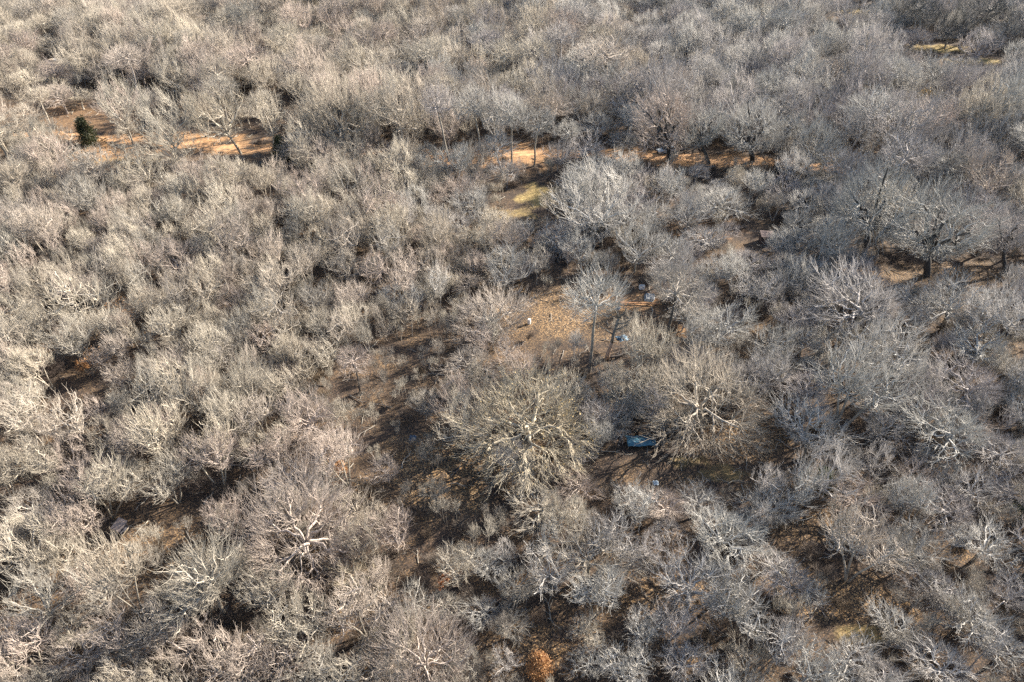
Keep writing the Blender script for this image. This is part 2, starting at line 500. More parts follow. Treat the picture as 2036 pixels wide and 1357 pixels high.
def spaced(lo, hi, step, far, n):
    core = np.arange(lo, hi + step / 2, step)
    g = np.geomspace(step * 2, far, n)
    return np.concatenate([(lo - g)[::-1], core, hi + g])
gx = spaced(-260, 260, 1.25, 3500, 26); gy = spaced(0, 350, 1.25, 3500, 26)
XX, YY = np.meshgrid(gx, gy)
ZZ = gz(XX, YY)
nx, ny = len(gx), len(gy)
Vg = np.stack([XX, YY, ZZ], -1).reshape(-1, 3)
ii = np.arange(nx * ny).reshape(ny, nx)
Fg = np.stack([ii[:-1, :-1], ii[:-1, 1:], ii[1:, 1:], ii[1:, :-1]], -1).reshape(-1, 4)

def blob_field(blobs):
    out = np.zeros_like(XX)
    for u, v, ru, rv, k in blobs:
        c = G(u, v); a = ru * m_per_px(u, v); b = abs(G(u, v - rv)[1] - G(u, v + rv)[1]) / 2
        wob = 0.25 * np.sin(XX * 0.9 + YY * 0.4) + 0.2 * np.sin(YY * 1.1 - XX * 0.6) + 0.15 * np.sin(XX * 2.1 + 1)
        d = np.hypot((XX - c[0]) / a, (YY - c[1]) / b) + wob * 0.6
        out = np.maximum(out, k * np.clip((1.15 - d) / 0.5, 0, 1))
    return out
SOIL = [(330, 275, 190, 16, 1), (480, 296, 110, 12, 1), (210, 305, 110, 18, 1), (1000, 305, 130, 32, .9), (1240, 305, 110, 16, 1), (1420, 318, 150, 14, 1), (1560, 325, 90, 10, .8),
        (160, 235, 200, 38, .55), (1030, 340, 60, 18, .5), (1270, 600, 60, 25, .8), (1340, 640, 40, 40, .6), (700, 200, 60, 10, .5), (850, 320, 90, 14, .8), (1340, 450, 180, 35, .5)]
GRASS = [(1075, 388, 52, 26, 1), (1700, 24, 45, 12, 1), (1880, 96, 60, 9, 1), (1935, 122, 70, 9, 1), (1830, 95, 40, 8, .8), (1440, 945, 90, 22, .55), (1370, 920, 50, 14, .7), (1700, 1265, 80, 30, .7), (1285, 120, 14, 14, .9), (1520, 100, 40, 10, .6), (1000, 425, 80, 14, .7), (780, 400, 40, 14, .5),
         (1690, 70, 60, 12, .6), (240, 320, 90, 10, .6)]
LIT_LITTER = [(1110, 620, 150, 60, 1), (960, 690, 120, 40, .5), (800, 780, 120, 60, .25), (860, 940, 150, 90, 1), (1480, 870, 110, 60, .9), (1850, 545, 180, 25, .8), (1500, 670, 120, 40, .6), (1400, 800, 80, 50, .5), (1680, 1200, 130, 60, 1), (1300, 1180, 150, 60, .7), (1080, 1290, 130, 70, .8), (620, 560, 80, 20, .5), (1600, 1050, 120, 60, .6), (310, 1100, 120, 90, .6)]  # leaf litter of the clearings, weakened where shade is put into the colour
ground_me = mesh_np("ground", Vg, [Fg], [])
for nm, bl in (("soil", SOIL), ("grass", GRASS), ("lit_litter", LIT_LITTER)):
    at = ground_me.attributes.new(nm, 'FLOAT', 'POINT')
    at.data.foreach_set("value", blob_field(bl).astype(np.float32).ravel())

def ground_mat():
    m, nt, b = new_mat("woodland floor")
    N, L = nt.nodes, nt.links
    tc = N.new("ShaderNodeTexCoord")
    def noise(sc, det=4, rough=.6):
        n = N.new("ShaderNodeTexNoise"); n.inputs["Scale"].default_value = sc; n.inputs["Detail"].default_value = det; n.inputs["Roughness"].default_value = rough
        L.new(tc.outputs["Object"], n.inputs[0]); return n
    def ramp(src, stops):
        r = N.new("ShaderNodeValToRGB")
        r.color_ramp.elements[0].position = stops[0][0]; r.color_ramp.elements[0].color = (*stops[0][1], 1)
        r.color_ramp.elements[1].position = stops[-1][0]; r.color_ramp.elements[1].color = (*stops[-1][1], 1)
        for p, c in stops[1:-1]:
            e = r.color_ramp.elements.new(p); e.color = (*c, 1)
        L.new(src, r.inputs[0]); return r
    def mix(f, a, c, fk=None):
        x = N.new("ShaderNodeMix"); x.data_type = 'RGBA'
        L.new(f, x.inputs[0]); L.new(a, x.inputs[6]); L.new(c, x.inputs[7]); return x.outputs[2]
    def attr(n):
        a = N.new("ShaderNodeAttribute"); a.attribute_name = n; return a.outputs["Fac"]
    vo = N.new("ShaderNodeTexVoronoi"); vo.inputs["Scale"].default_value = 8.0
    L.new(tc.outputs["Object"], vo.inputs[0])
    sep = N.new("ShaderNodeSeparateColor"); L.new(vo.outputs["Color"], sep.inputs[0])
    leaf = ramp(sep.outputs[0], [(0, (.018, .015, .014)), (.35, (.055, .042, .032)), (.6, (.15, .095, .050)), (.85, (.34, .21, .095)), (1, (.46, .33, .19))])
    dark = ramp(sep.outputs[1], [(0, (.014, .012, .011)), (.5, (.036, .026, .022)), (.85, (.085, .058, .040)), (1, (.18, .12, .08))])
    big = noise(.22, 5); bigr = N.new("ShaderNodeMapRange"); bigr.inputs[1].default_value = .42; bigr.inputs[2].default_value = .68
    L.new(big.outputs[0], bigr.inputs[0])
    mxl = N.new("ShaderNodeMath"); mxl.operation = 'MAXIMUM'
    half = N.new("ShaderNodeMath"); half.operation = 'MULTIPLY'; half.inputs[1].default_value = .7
    L.new(bigr.outputs[0], half.inputs[0]); L.new(attr("lit_litter"), mxl.inputs[0]); L.new(half.outputs[0], mxl.inputs[1])
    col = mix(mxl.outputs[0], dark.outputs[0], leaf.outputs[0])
    s1 = noise(1.6, 6)
    soil = ramp(s1.outputs[0], [(.3, (.22, .11, .05)), (.5, (.42, .24, .11)), (.7, (.58, .38, .20))])
    g1 = noise(2.6, 6)
    grass = ramp(g1.outputs[0], [(.3, (.16, .11, .05)), (.5, (.38, .28, .11)), (.7, (.52, .42, .19))])
    nm = noise(.9, 5)
    def soft(a, k):
        x = N.new("ShaderNodeMath"); x.operation = 'MULTIPLY_ADD'; x.inputs[1].default_value = 1.5
        L.new(a, x.inputs[0])
        y = N.new("ShaderNodeMath"); y.operation = 'SUBTRACT'; L.new(nm.outputs[0], y.inputs[0]); y.inputs[1].default_value = 1.0 + k
        L.new(y.outputs[0], x.inputs[2]); x.use_clamp = True
        return x.outputs[0]
    col = mix(soft(attr("soil"), .05), col, soil.outputs[0])
    col = mix(soft(attr("grass"), .05), col, grass.outputs[0])
    L.new(col, b.inputs["Base Color"])
    b.inputs["Roughness"].default_value = .95
    bm = N.new("ShaderNodeBump"); bm.inputs["Strength"].default_value = .9; bm.inputs["Distance"].default_value = .12
    L.new(sep.outputs[2], bm.inputs["Height"]); L.new(bm.outputs[0], b.inputs["Normal"])
    return m
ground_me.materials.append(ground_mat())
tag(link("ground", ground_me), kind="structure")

# dirt track crossing the wood
TRACK = [(-60, 262), (150, 272), (330, 283), (480, 295), (700, 304), (900, 303), (1080, 305), (1250, 309), (1400, 316), (1600, 330), (1760, 350)]
tp = [G(*q) for q in TRACK]
def catmull(pts, n):
    out = []
    pts = [pts[0] * 2 - pts[1]] + pts + [pts[-1] * 2 - pts[-2]]
    for i in range(1, len(pts) - 2):
        for k in range(n):
            t = k / n
            a, b_, c, d = pts[i - 1], pts[i], pts[i + 1], pts[i + 2]
            out.append(0.5 * ((2 * b_) + (c - a) * t + (2 * a - 5 * b_ + 4 * c - d) * t * t + (3 * b_ - a - 3 * c + d) * t ** 3))
    return out + [pts[-2]]
line = catmull(tp, 30)
V = []; F = []
nw = 9
for i, p in enumerate(line):
    t = (line[min(i + 1, len(line) - 1)] - line[max(i - 1, 0)]).normalized(); n_ = Vector((-t.y, t.x, 0))
    wl = 2.1 + .5 * math.sin(i * .31) + .35 * math.sin(i * 1.7) + random.uniform(-.25, .25); wr = 2.1 + .5 * math.cos(i * .27) + .35 * math.sin(i * 1.3 + 2) + random.uniform(-.25, .25)
    for k in range(nw):
        s = -wl + (wl + wr) * k / (nw - 1)
        q = p + n_ * s
        V.append((q.x, q.y, float(gz(q.x, q.y)) + .03 - (.02 if k in (2, 6) else 0)))
for i in range(len(line) - 1):
    for k in range(nw - 1):
        F.append((i * nw + k, i * nw + k + 1, (i + 1) * nw + k + 1, (i + 1) * nw + k))
M_ROAD = plain_mat("orange dirt", (.48, .28, .14), .95, var=.35, scale=.8)
tag(link("dirt_road", mesh_np("dirt_road", V, [np.array(F)], [M_ROAD])), kind="structure")

# ------------------------------------------------------------------ where the trees stand
# (u, v, crown width) in photo pixels, read off the photograph; optional kind / tone / base pixel / label
T = []
def many(s, kind=None):
    for q in s.split():
        a = [float(x) for x in q.split(',')]
        T.append(dict(u=a[0], v=a[1], w=a[2], kind=kind))
many("40,60,80 110,40,70 60,20,60 180,30,70 200,95,70 270,45,70 270,75,60 340,30,80 390,75,80 430,40,70 470,95,70 520,50,70 590,40,80 630,75,70 690,60,80 740,35,60 770,65,60 850,70,100 920,45,60 960,70,70 1010,30,60 1060,70,80 1110,50,90 1150,40,80 1200,75,100 1250,20,60 1290,65,60 1340,70,60 1390,45,60 1440,80,80 1450,30,60 1500,50,70 1560,55,80 1620,65,80 1730,62,70 1790,30,80 1840,30,80 1900,38,80 1960,25,80 2010,30,70 1820,68,60 1890,66,55 1975,80,60 2015,110,60")
many("30,125,70 150,100,70 200,140,70 255,130,80 310,110,70 345,150,80 400,120,80 440,140,70 560,120,80 590,170,60 620,140,80 740,130,100 800,180,120 880,190,90 830,115,80 930,120,70 1000,120,90 1060,115,90 1100,150,110 1150,120,120 1210,115,130 1230,155,100 1195,175,110 960,180,90 1000,215,80 1060,190,80 1310,135,60 1390,120,80 1500,145,80 1550,115,80 1600,125,90 1660,135,90 1720,135,90 1780,155,90 1890,150,70 1960,150,80 2010,175,80")
many("60,230,60 120,190,80 230,195,90 530,215,70 610,235,80 745,220,100 820,235,80 890,240,80 1000,240,90 1140,205,80 1190,245,90 1240,275,70 1400,240,110 1620,215,110 1740,230,120 1690,190,90 1620,290,100 1850,240,110 1950,230,100 2010,260,90 1570,190,80 1460,175,80")
many("20,350,80 180,330,80 350,370,70 450,350,80 520,360,60 730,300,50 850,310,50 900,375,90 950,350,60 1110,300,60 1180,335,110 1160,295,90 1260,400,90 1440,400,120 1500,365,60 1790,320,120 1900,330,120 1980,345,110 1640,310,90 1690,335,90 1560,370,80 1960,410,110 1600,400,90")
many("100,310,90 280,330,90 410,345,90 160,385,90 610,370,90 660,330,70 690,350,90 780,320,90 800,365,90 830,400,70", 'vase')
many("30,430,80 70,460,90 120,430,80 180,400,60 230,410,60 250,470,90 300,480,80 340,430,70 280,520,80 350,510,90 430,440,80 470,470,90 520,500,70 600,430,90 680,470,80 790,440,90 940,470,60 1000,475,90 690,525,70 740,530,60 560,560,80 480,545,70 430,530,60 80,560,90 40,610,80 390,570,80 520,430,70 630,480,70 740,460,70 850,520,70 900,520,60")
many("60,660,80 300,610,80 330,650,80 400,620,60 400,665,60 460,600,70 500,625,70 520,665,60 560,610,80 620,600,70 640,650,70 700,590,70 150,580,100 200,650,60 450,680,70 350,700,70 600,700,60 1000,530,100 1440,640,130 1610,545,90 1560,480,80 1720,605,190 1510,570,90 1580,640,100 1660,690,110 1760,690,150 1830,600,100 1900,600,150 2000,630,120 1950,690,130 1270,480,100 1300,420,90 1480,520,90 1340,500,90 1400,470,90")
many("570,740,60 350,750,80 300,780,80 240,745,60 280,830,80 130,830,90 50,830,80 60,910,100 130,900,90 200,865,90 260,880,80 170,960,110 330,950,100 420,920,110 540,900,90 630,900,80 770,940,70 940,720,110 900,790,100 1030,730,100 1150,900,70 1190,820,80 1290,760,90 1620,860,160 1700,770,160 1760,845,110 1610,770,100 1900,860,170 1990,900,130 1930,770,150 1840,760,100 450,820,70 20,760,60 680,830,60 1220,760,70")
many("60,1010,130 150,1030,110 230,950,110 640,960,100 700,1010,100 500,1060,110 780,1060,100 1080,1010,120 1150,970,100 1130,1040,90 1250,1000,90 1220,1060,100 1330,1050,80 1390,1000,90 1540,1010,130 1470,1050,90 1890,1010,120 1720,1090,150 1960,1080,130 2020,980,100 110,1110,100 1830,1080,110 1810,960,110")
many("60,1200,150 40,1290,130 160,1300,120 260,1310,120 370,1270,120 530,1190,110 590,1250,130 910,1130,90 970,1130,90 870,1200,90 960,1210,80 740,1320,120 1100,1130,110 1250,1120,90 1190,1180,110 1440,1150,110 1570,1160,120 1280,1250,80 1480,1215,110 1850,1160,120 1930,1220,140 1790,1250,110 1480,1320,110 1360,1320,100 1620,1330,110 1750,1340,120 1880,1330,130 2000,1290,120 1180,1310,90 1250,1340,100 450,1330,120 330,1350,100 620,1340,120 1010,1250,80 930,1310,90")
def one(u, v, w, kind, label=None, tone=None, base=None, leaves=None, cat=None, form=None):
    T.append(dict(u=u, v=v, w=w, kind=kind, label=label, tone=tone, base=base, leaves=leaves, cat=cat, form=form, keep=1))
one(1035, 825, 285, 'grand', "huge spreading bare oak with yellowish twig tips at the middle of the wood", M_YTWIG, (1045, 905), form=1)
one(1395, 765, 260, 'fan', "huge fan-shaped bare tree with long radiating limbs above the blue tarp", M_TWIG, (1395, 850))
one(590, 1030, 255, 'fan', "huge pale bare tree with forked limbs, lower left of the leaf-strewn shade", M_TWIG, (612, 1120))
one(1190, 380, 175, 'vase', "big pale round-headed bare tree below the trees of the dirt track", M_GREY_BACKLIT, (1195, 490))
one(950, 610, 170, 'fan', "big bright bare tree on the left edge of the sunlit leaf clearing", M_TWIG, (990, 665))
one(1130, 445, 150, 'gnarl', "dark gnarled bare oak sprawling left beneath the big pale round-headed tree", None, (1180, 490))
one(1720, 400, 190, 'gnarl', "large gnarled oak with heavy dark forked limbs in the right half", None, (1715, 510))
one(1870, 440, 210, 'gnarl', "large dark many-stemmed tree fanning out over sunlit ground near the right edge", None, (1842, 548))
one(2015, 460, 110, 'gnarl', "dark leaning tree cut by the right edge beside open sunlit ground", None, (2000, 545))
one(1510, 240, 150, 'gnarl', "round-headed dark-limbed oak standing by the track, right of the parked car", None, (1495, 322))
one(1315, 218, 135, 'gnarl', "dark-trunked spreading oak standing right in front of the parked silver car", None, (1331, 318))
one(1395, 245, 110, 'gnarl', "dark spreading oak just right of the tree hiding the parked car", None, (1410, 325))
one(1350, 585, 140, 'high', "bare tree with a curved black trunk beside the junk pile", None, (1322, 692))
one(1570, 475, 90, 'gnarl', "small dark twisted tree just right of the brown shed", None, (1572, 515))
one(1180, 550, 130, 'high', "tall tree with a slim greenish trunk and round pale crown in the leaf clearing", M_GREY_BACKLIT, (1172, 742))
one(1290, 690, 90, 'pair', "thick pale vine-hung stems between the broken tree and the curved black trunk", M_TWIG, (1280, 780))
one(670, 175, 150, 'fan', "largest pale fan-shaped tree above the dirt track, left of centre", M_TWIG, (692, 300))
one(345, 195, 110, 'vase', "tall pale tree with spreading straight stems on the orange dirt, left part", M_TWIG, (365, 320))
one(225, 195, 85, 'vase', "tall slim pale tree on the orange dirt just right of the dark cedar", M_TWIG, (266, 290))
one(440, 180, 120, 'vase', "pale bare tree with crooked fork and dark base on the orange dirt", M_TWIG, (480, 306))
one(530, 225, 60, 'pole', "thin pale tree leaning left between the crooked fork and the small cedar", M_TWIG, (545, 300))
one(495, 120, 95, 'high', "dark-trunked tree standing alone in brown shade behind the orange dirt", None, (506, 200))
one(575, 150, 60, 'gnarl', "small dark-trunked tree in brown shade, second behind the orange dirt", None, (579, 195))
one(880, 170, 80, 'high', None, M_GREY_BACKLIT, (893, 320)); one(940, 215, 80, 'high', None, M_GREY_BACKLIT, (962, 325)); one(1010, 225, 80, 'high', None, M_GREY_BACKLIT, (1018, 326))
one(1070, 250, 80, 'high', None, M_GREY_BACKLIT, (1062, 330)); one(985, 190, 70, 'pole', None, M_GREY_BACKLIT, (985, 315)); one(800, 190, 110, 'vase', None, M_TWIG, (805, 300))
one(870, 450, 85, 'fan', "bright round bare tree with white radiating limbs in the left centre", M_TWIG, (880, 520), form=1)
one(715, 720, 75, 'high', "small round reddish-brown tree with a dark trunk standing at the edge of blue shade", M_PTWIG, (716, 782))
one(490, 760, 105, 'fan', "bright fan-shaped bare tree in the left half, right of a narrow upright one", M_TWIG, (505, 830))
one(580, 750, 60, 'pole', "narrow upright bright tree beside the fan-shaped one, in dark shade", M_TWIG)
one(610, 825, 120, 'oak', "pinkish bare tree spreading at the left edge of the shaded ground", M_PTWIG, (635, 880))
one(380, 770, 100, 'vase', "tall pale tree with crooked stems above the bright green shrub", M_TWIG, (400, 850))
one(130, 665, 100, 'vase', "bright leaning tree with a white trunk left of the small orange-leaved tree", M_TWIG, (165, 725))
one(760, 400, 80, 'pole', "pinkish brush-topped tree in the upper left centre", M_PTWIG)
one(230, 950, 110, 'pair', "tall white-stemmed tree leaning left, its foot by the plywood hut", M_TWIG, (225, 1030))
one(160, 1170, 80, 'pair', "slender pinkish tree near the bottom left corner", M_PTWIG)
one(400, 1130, 140, 'oak', "pale forking bare tree below and left of the huge pale one", M_TWIG, (455, 1235))
one(220, 1130, 110, 'pair', "leaning pale tree with a thick bare lower trunk at bottom left", M_TWIG, (284, 1226))
one(830, 1290, 200, 'fan', "big white fan of branches at the bottom edge, left of centre", M_TWIG, (850, 1356))
one(700, 1160, 120, 'oak', "ochre-tinted crooked bare tree in the lower left", M_YTWIG)
one(1700, 990, 120, 'oak', "pinkish bare tree with bright crooked limbs, right of the dark green bush", M_PTWIG)
one(1170, 1250, 70, 'pair', "small very pale tree alone on shaded leaves near the bottom centre", M_TWIG)
one(1440, 105, 80, 'gnarl', "dark spiky tree rising above pale crowns in the upper right", None, (1440, 130))
one(1675, 20, 40, 'gnarl', "small dark tree at the left end of the far yellow meadow strip", None, (1677, 42))
one(1830, 65, 55, 'gnarl', "dark bare tree behind the upper right meadow, leftmost of three", None, (1808, 92))
one(1965, 62, 60, 'gnarl', "dark bare tree standing on the upper right meadow, tallest there", None, (1963, 98))
one(1100, 1000, 70, 'oak')
# trees still holding leaves
one(240, 622, 72, 'vase', "tree still holding orange leaves in the left part of the wood", M_TWIG, None, 'orange', "leafy tree")
one(185, 715, 36, 'pole', "small tree with a few orange leaves below the large orange-leaved one", M_TWIG, None, 'orange', "leafy tree")
one(1835, 195, 60, 'oak', "tree holding yellow-brown leaves in the upper right, left one of the two", M_GREY_BACKLIT, None, 'yellow', "leafy tree")
one(1905, 197, 42, 'oak', "tree holding yellow-brown leaves in the upper right, right one of the two", M_GREY_BACKLIT, None, 'yellow', "leafy tree")

many('1255,655,60 1225,750,55 1335,765,70','pair')
many('60,165,60 112,178,55 155,188,60 30,175,60 80,200,60 290,205,80 395,215,70 490,225,60 250,255,50 330,255,45')
many('640,180,70 1120,265,60 905,225,60 1255,235,70 1470,255,60 1560,262,70', 'high')
KIND_RATIO = {'oak': 11.5 / 15, 'vase': 12 / 10.5, 'pole': 10.5 / 6, 'pair': 10.5 / 8, 'gnarl': 11.5 / 17, 'fan': 12 / 19, 'high': 14 / 11, 'grand': 12 / 19}
def pick_kind(u, v):
    x = random.random()
    if v < 330: return 'oak' if x < .4 else ('vase' if x < .65 else ('high' if x < .9 else 'pair'))
    if u < 900 and v < 880: return 'vase' if x < .4 else ('pole' if x < .7 else 'pair')
    if u < 850: return 'pair' if x < .45 else ('oak' if x < .75 else 'vase')
    return 'oak' if x < .7 else ('vase' if x < .85 else 'pair')
def solve(t):
    k = t['kind'] or pick_kind(t['u'], t['v'])
    t['kind'] = k
    i = random.randrange(len(PROTO[k])); t['i'] = i
    pH, pW = PROTO[k][i][2], PROTO[k][i][3]
    if t.get('base'):
        b = G(*t['base'])
        lo, hi = 0., 22.
        for _ in range(30):
            z = (lo + hi) / 2
            if P((b.x, b.y, z))[1] > t['v']: lo = z
            else: hi = z
        z = max(3.0, min(z, 13.0))
        H = z / .68
        W = t['w'] * depth_at((b.x, b.y, z)) / F_PX
        H = max(H, W * .55)
        # lean so that the crown sits where the photo has it
        q = G(t['u'], t['v'], z); t['lean'] = max(-.35, min(.35, (q.x - b.x) / z))
    else:
        H = 8.0
        for _ in range(6):
            z = .62 * H
            W = t['w'] * depth_at(G(t['u'], t['v'], z)) / F_PX
            H = min(W * KIND_RATIO[k] * random.uniform(.97, 1.03), 15.5)
        q = G(t['u'], t['v'], z); b = Vector((q.x, q.y, 0)); t['lean'] = 0
    t['x'], t['y'], t['H'], t['W'] = b.x, b.y, H, W
    t['sxy'] = W / pW; t['sz'] = H / pH
    if k == 'high' and t.get('label') and ('dark' in t['label'] or 'black' in t['label']): t['darktrunk'] = 1
    return t
for t in T: solve(t)

# gaps in the wood, outlined in the photo and laid out on the ground
GAPS = [[(120, 250), (330, 240), (560, 262), (600, 325), (420, 318), (200, 335), (110, 310)],
        [(1030, 570), (1230, 555), (1320, 600), (1340, 650), (1260, 730), (1180, 720), (1000, 680), (900, 690), (800, 800), (700, 860), (650, 880), (670, 760), (760, 690), (880, 650)],
        [(680, 900), (760, 850), (860, 850), (890, 900), (1000, 980), (1060, 1060), (860, 1090), (740, 1000)],
        [(1230, 860), (1330, 880), (1450, 830), (1570, 790), (1570, 900), (1440, 1000), (1240, 960), (1180, 930)],
        [(1710, 535), (1900, 515), (2080, 530), (2040, 580), (1860, 582)],
        [(820, 295), (1180, 285), (1500, 303), (1620, 318), (1500, 332), (1100, 330), (850, 318)],
        [(1020, 375), (1110, 345), (1110, 420), (980, 430)],
        [(1200, 1230), (1300, 1140), (1400, 1060), (1430, 1080), (1330, 1190), (1240, 1270)],
        [(1560, 1290), (1720, 1180), (1790, 1190), (1640, 1340)],
        [(1640, 10), (1740, 12), (1740, 34), (1640, 40)], [(1800, 82), (1900, 80), (2036, 105), (2036, 135), (1880, 125), (1800, 104)],
        [(90, 800), (160, 760), (270, 735), (280, 770), (180, 800)], [(180, 1010), (330, 1020), (340, 1100), (200, 1100)],
        [(480, 185), (620, 185), (620, 210), (480, 210)], [(1010, 1290), (1120, 1270), (1130, 1340), (1020, 1350)],
        [(1450, 455), (1560, 440), (1570, 500), (1460, 510)], [(0, 190), (280, 175), (420, 210), (300, 255), (0, 250)],
        [(75, 122), (165, 128), (168, 162), (75, 162)], [(1160, 650), (1280, 640), (1290, 740), (1150, 730)], [(1550, 1050), (1700, 960), (1740, 980), (1600, 1080)]]
def inside(poly, x, y):
    c = False; j = len(poly) - 1
    for i in range(len(poly)):
        if (poly[i][1] > y) != (poly[j][1] > y) and x < (poly[j][0] - poly[i][0]) * (y - poly[i][1]) / (poly[j][1] - poly[i][1]) + poly[i][0]: c = not c
        j = i
    return c
GAPW = []
for poly in GAPS:
    w = [G(*q) for q in poly]; GAPW.append([(q.x, q.y) for q in w])
GBB = [(min(a for a, b in g), max(a for a, b in g), min(b for a, b in g), max(b for a, b in g)) for g in GAPW]
def seen_gap(x, y, H):
    """would a tree of this height hide one of the open places?"""
    for f in (.1, .3, .5, .75, 1.0):
        u, v = P((x, y, H * f))
        if any(a < u < b and c < v < d for a, b, c, d in HARD): return 2
    for f in (.35, .65, .95):
        u, v = P((x, y, H * f))
        if any(inside(g, u, v) for g in GAPS): return 1
    return 0
HARD = [(1292, 1352, 282, 312), (1240, 1310, 856, 894), (1040, 1066, 618, 652), (1225, 1310, 560, 615), (160, 200, 238, 292), (550, 576, 278, 320), (225, 262, 1030, 1062), (75, 160, 125, 160)]
def gap(x, y):
    for g, bb in zip(GAPW, GBB):
        if bb[0] <= x <= bb[1] and bb[2] <= y <= bb[3] and inside(g, x, y): return True
    return False

cells = {}
def put(x, y, r): cells.setdefault((int(x // 10), int(y // 10)), []).append((x, y, r))
def free(x, y, r, f):
    cx, cy = int(x // 10), int(y // 10)
    for a in (-1, 0, 1):
        for b in (-1, 0, 1):
            for px, py, pr in cells.get((cx + a, cy + b), ()):
                if (px - x) ** 2 + (py - y) ** 2 < (f * (pr + r)) ** 2: return False
    return True
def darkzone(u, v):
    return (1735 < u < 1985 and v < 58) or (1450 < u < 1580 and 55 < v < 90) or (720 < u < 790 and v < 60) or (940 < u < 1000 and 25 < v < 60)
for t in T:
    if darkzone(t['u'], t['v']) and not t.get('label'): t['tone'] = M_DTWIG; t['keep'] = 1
for t in T: put(t['x'], t['y'], t['W'] / 2)
FILL = []
def scatter(step, wfun, f, n_rows=None):
    ys = np.arange(18, 430, step)
    for y in ys:
        hw = .75 * (y * cp + CAM_H * sp) + 38
        for x in np.arange(-hw, hw, step):
            xx = x + random.uniform(-.5, .5) * step; yy = y + random.uniform(-.5, .5) * step
            if gap(xx, yy): continue
            u, v = P((xx, yy, 4)); 
            k, W = wfun(u, v)
            if k is None or not free(xx, yy, W / 2, f): continue
            sg = seen_gap(xx, yy, W * KIND_RATIO[k])
            if sg == 2 and random.random() < (.97 if v > 200 else .5) or sg == 1 and random.random() < (.94 if v > 400 else .9): continue
            put(xx, yy, W / 2)
            FILL.append(dict(x=xx, y=yy, kind=k, W=W, u=u, v=v))
def w_mid(u, v):
    k = pick_kind(u, v)
    if v < 330: W = random.uniform(8.5, 13)
    elif u < 900 and v < 880: W = random.uniform(3.6, 6.0)
    elif u < 850: W = random.uniform(4.5, 7.5)
    else: W = random.uniform(5, 8.5)
    if k == 'high': W *= .85
    return k, W
def w_small(u, v):
    if random.random() > (.75 if (u < 900 and 300 < v < 900) else .35): return None, 0
    k = random.choice(['pole', 'pole', 'pair', 'vase'])
    return k, random.uniform(2.6, 4.2) * (1.5 if v < 330 else 1)
scatter(5.0, w_mid, .50)
scatter(3.4, w_small, .46)
for t in FILL:
    k = t['kind']; i = random.randrange(len(PROTO[k])); t['i'] = i
    H = t['W'] * KIND_RATIO[k] * random.uniform(.85, 1.3) * (1.15 if t['W'] < 4.5 else 1)
    t['H'] = H; t['sxy'] = t['W'] / PROTO[k][i][3]; t['sz'] = H / PROTO[k][i][2]; t['lean'] = 0
    u, v = P((t['x'], t['y'], .62 * H)); t['u'], t['v'] = u, v
    t['w'] = t['W'] * F_PX / depth_at((t['x'], t['y'], .62 * H))
print("listed", len(T), "fill", len(FILL))

# ------------------------------------------------------------------ 300 largest as individuals, the rest as one wood
for t in T + FILL:
    t['vis'] = -60 < t['u'] < 2096 and -40 < t['v'] < 1400
order = sorted([t for t in T + FILL if t['vis']], key=lambda t: (-1e6 if t.get('keep') else 0) - t['w'])
NLEAF = sum(1 for t in T if t.get('leaves'))
IND = order[:300 + NLEAF]
idset = set(map(id, IND))
REST = [t for t in T + FILL if id(t) not in idset]

def foliage_mesh(kind, i, per, size, mat, spread, frac, seed):
    r = np.random.default_rng(seed)
    tips = TIPS[(kind, i)]
    tips = tips[r.uniform(size=len(tips)) < frac]
    c = np.repeat(tips, per, axis=0)
    c = c + r.normal(size=c.shape) * spread
    n = len(c)
    a = r.normal(size=(n, 3)); a /= np.linalg.norm(a, axis=1, keepdims=True)
    b = np.cross(a, r.normal(size=(n, 3))); b /= np.linalg.norm(b, axis=1, keepdims=True)
    s = size * r.uniform(.6, 1.3, size=(n, 1))
    V = np.stack([c - a * s, c - b * s * .45, c + a * s, c + b * s * .45], 1).reshape(-1, 3)
    return mesh_np("foliage", V, [np.arange(n * 4).reshape(n, 4)], [mat], smooth=False)
M_ORANGE = leaf_mat("dry orange leaves", (.34, .17, .07), (.54, .31, .14))
M_RUST = leaf_mat("rust leaves", (.25, .10, .045), (.38, .17, .07))
M_YELLOW = leaf_mat("yellow-brown leaves", (.30, .18, .045), (.48, .33, .10))
M_CEDAR = leaf_mat("cedar needles", (.024, .034, .014), (.075, .080, .034))
M_BRIGHT = leaf_mat("yellow-green leaves", (.20, .24, .03), (.40, .42, .06))
M_OLIVE = leaf_mat("dull green leaves", (.04, .07, .02), (.09, .11, .04))

LAND = [("blue tarp", 1274, 876), ("parked silver car", 1320, 298), ("huge ochre oak", 1040, 830), ("huge fan-shaped tree", 1395, 765),
        ("white barrel", 1052, 636), ("broken dead tree", 1213, 680), ("plywood hut", 243, 1045), ("orange-leaved tree", 240, 622),
        ("broad dark cedar", 180, 265), ("small cedar", 562, 298), ("bright green shrub", 308, 857), ("white-walled house", 100, 140),
        ("brown shed", 1520, 468), ("dark green bush", 1715, 930), ("orange-leaved shrub", 680, 930), ("huge forked pale tree", 590, 1030),
        ("white branch fan", 830, 1290), ("orange leaf clump", 1075, 1325), ("dark forked gnarled oak", 1720, 400), ("many-stemmed dark tree", 1870, 440),
        ("yellow-leaved trees", 1870, 195), ("far yellow meadow strip", 1700, 22), ("bright round tree", 870, 450), ("track's largest tree", 670, 175),
        ("lower right corner", 2000, 1330), ("lower left corner", 30, 1330), ("rust-leaved shrub", 1375, 145), ("small brown tree", 715, 720), ("upper left corner", 20, 20), ("left edge's middle", 15, 480), ("right edge's middle", 2020, 760),
        ("top edge's middle", 1018, 5), ("pale lone tree", 1170, 1250), ("yellow grass patch", 1075, 385)]
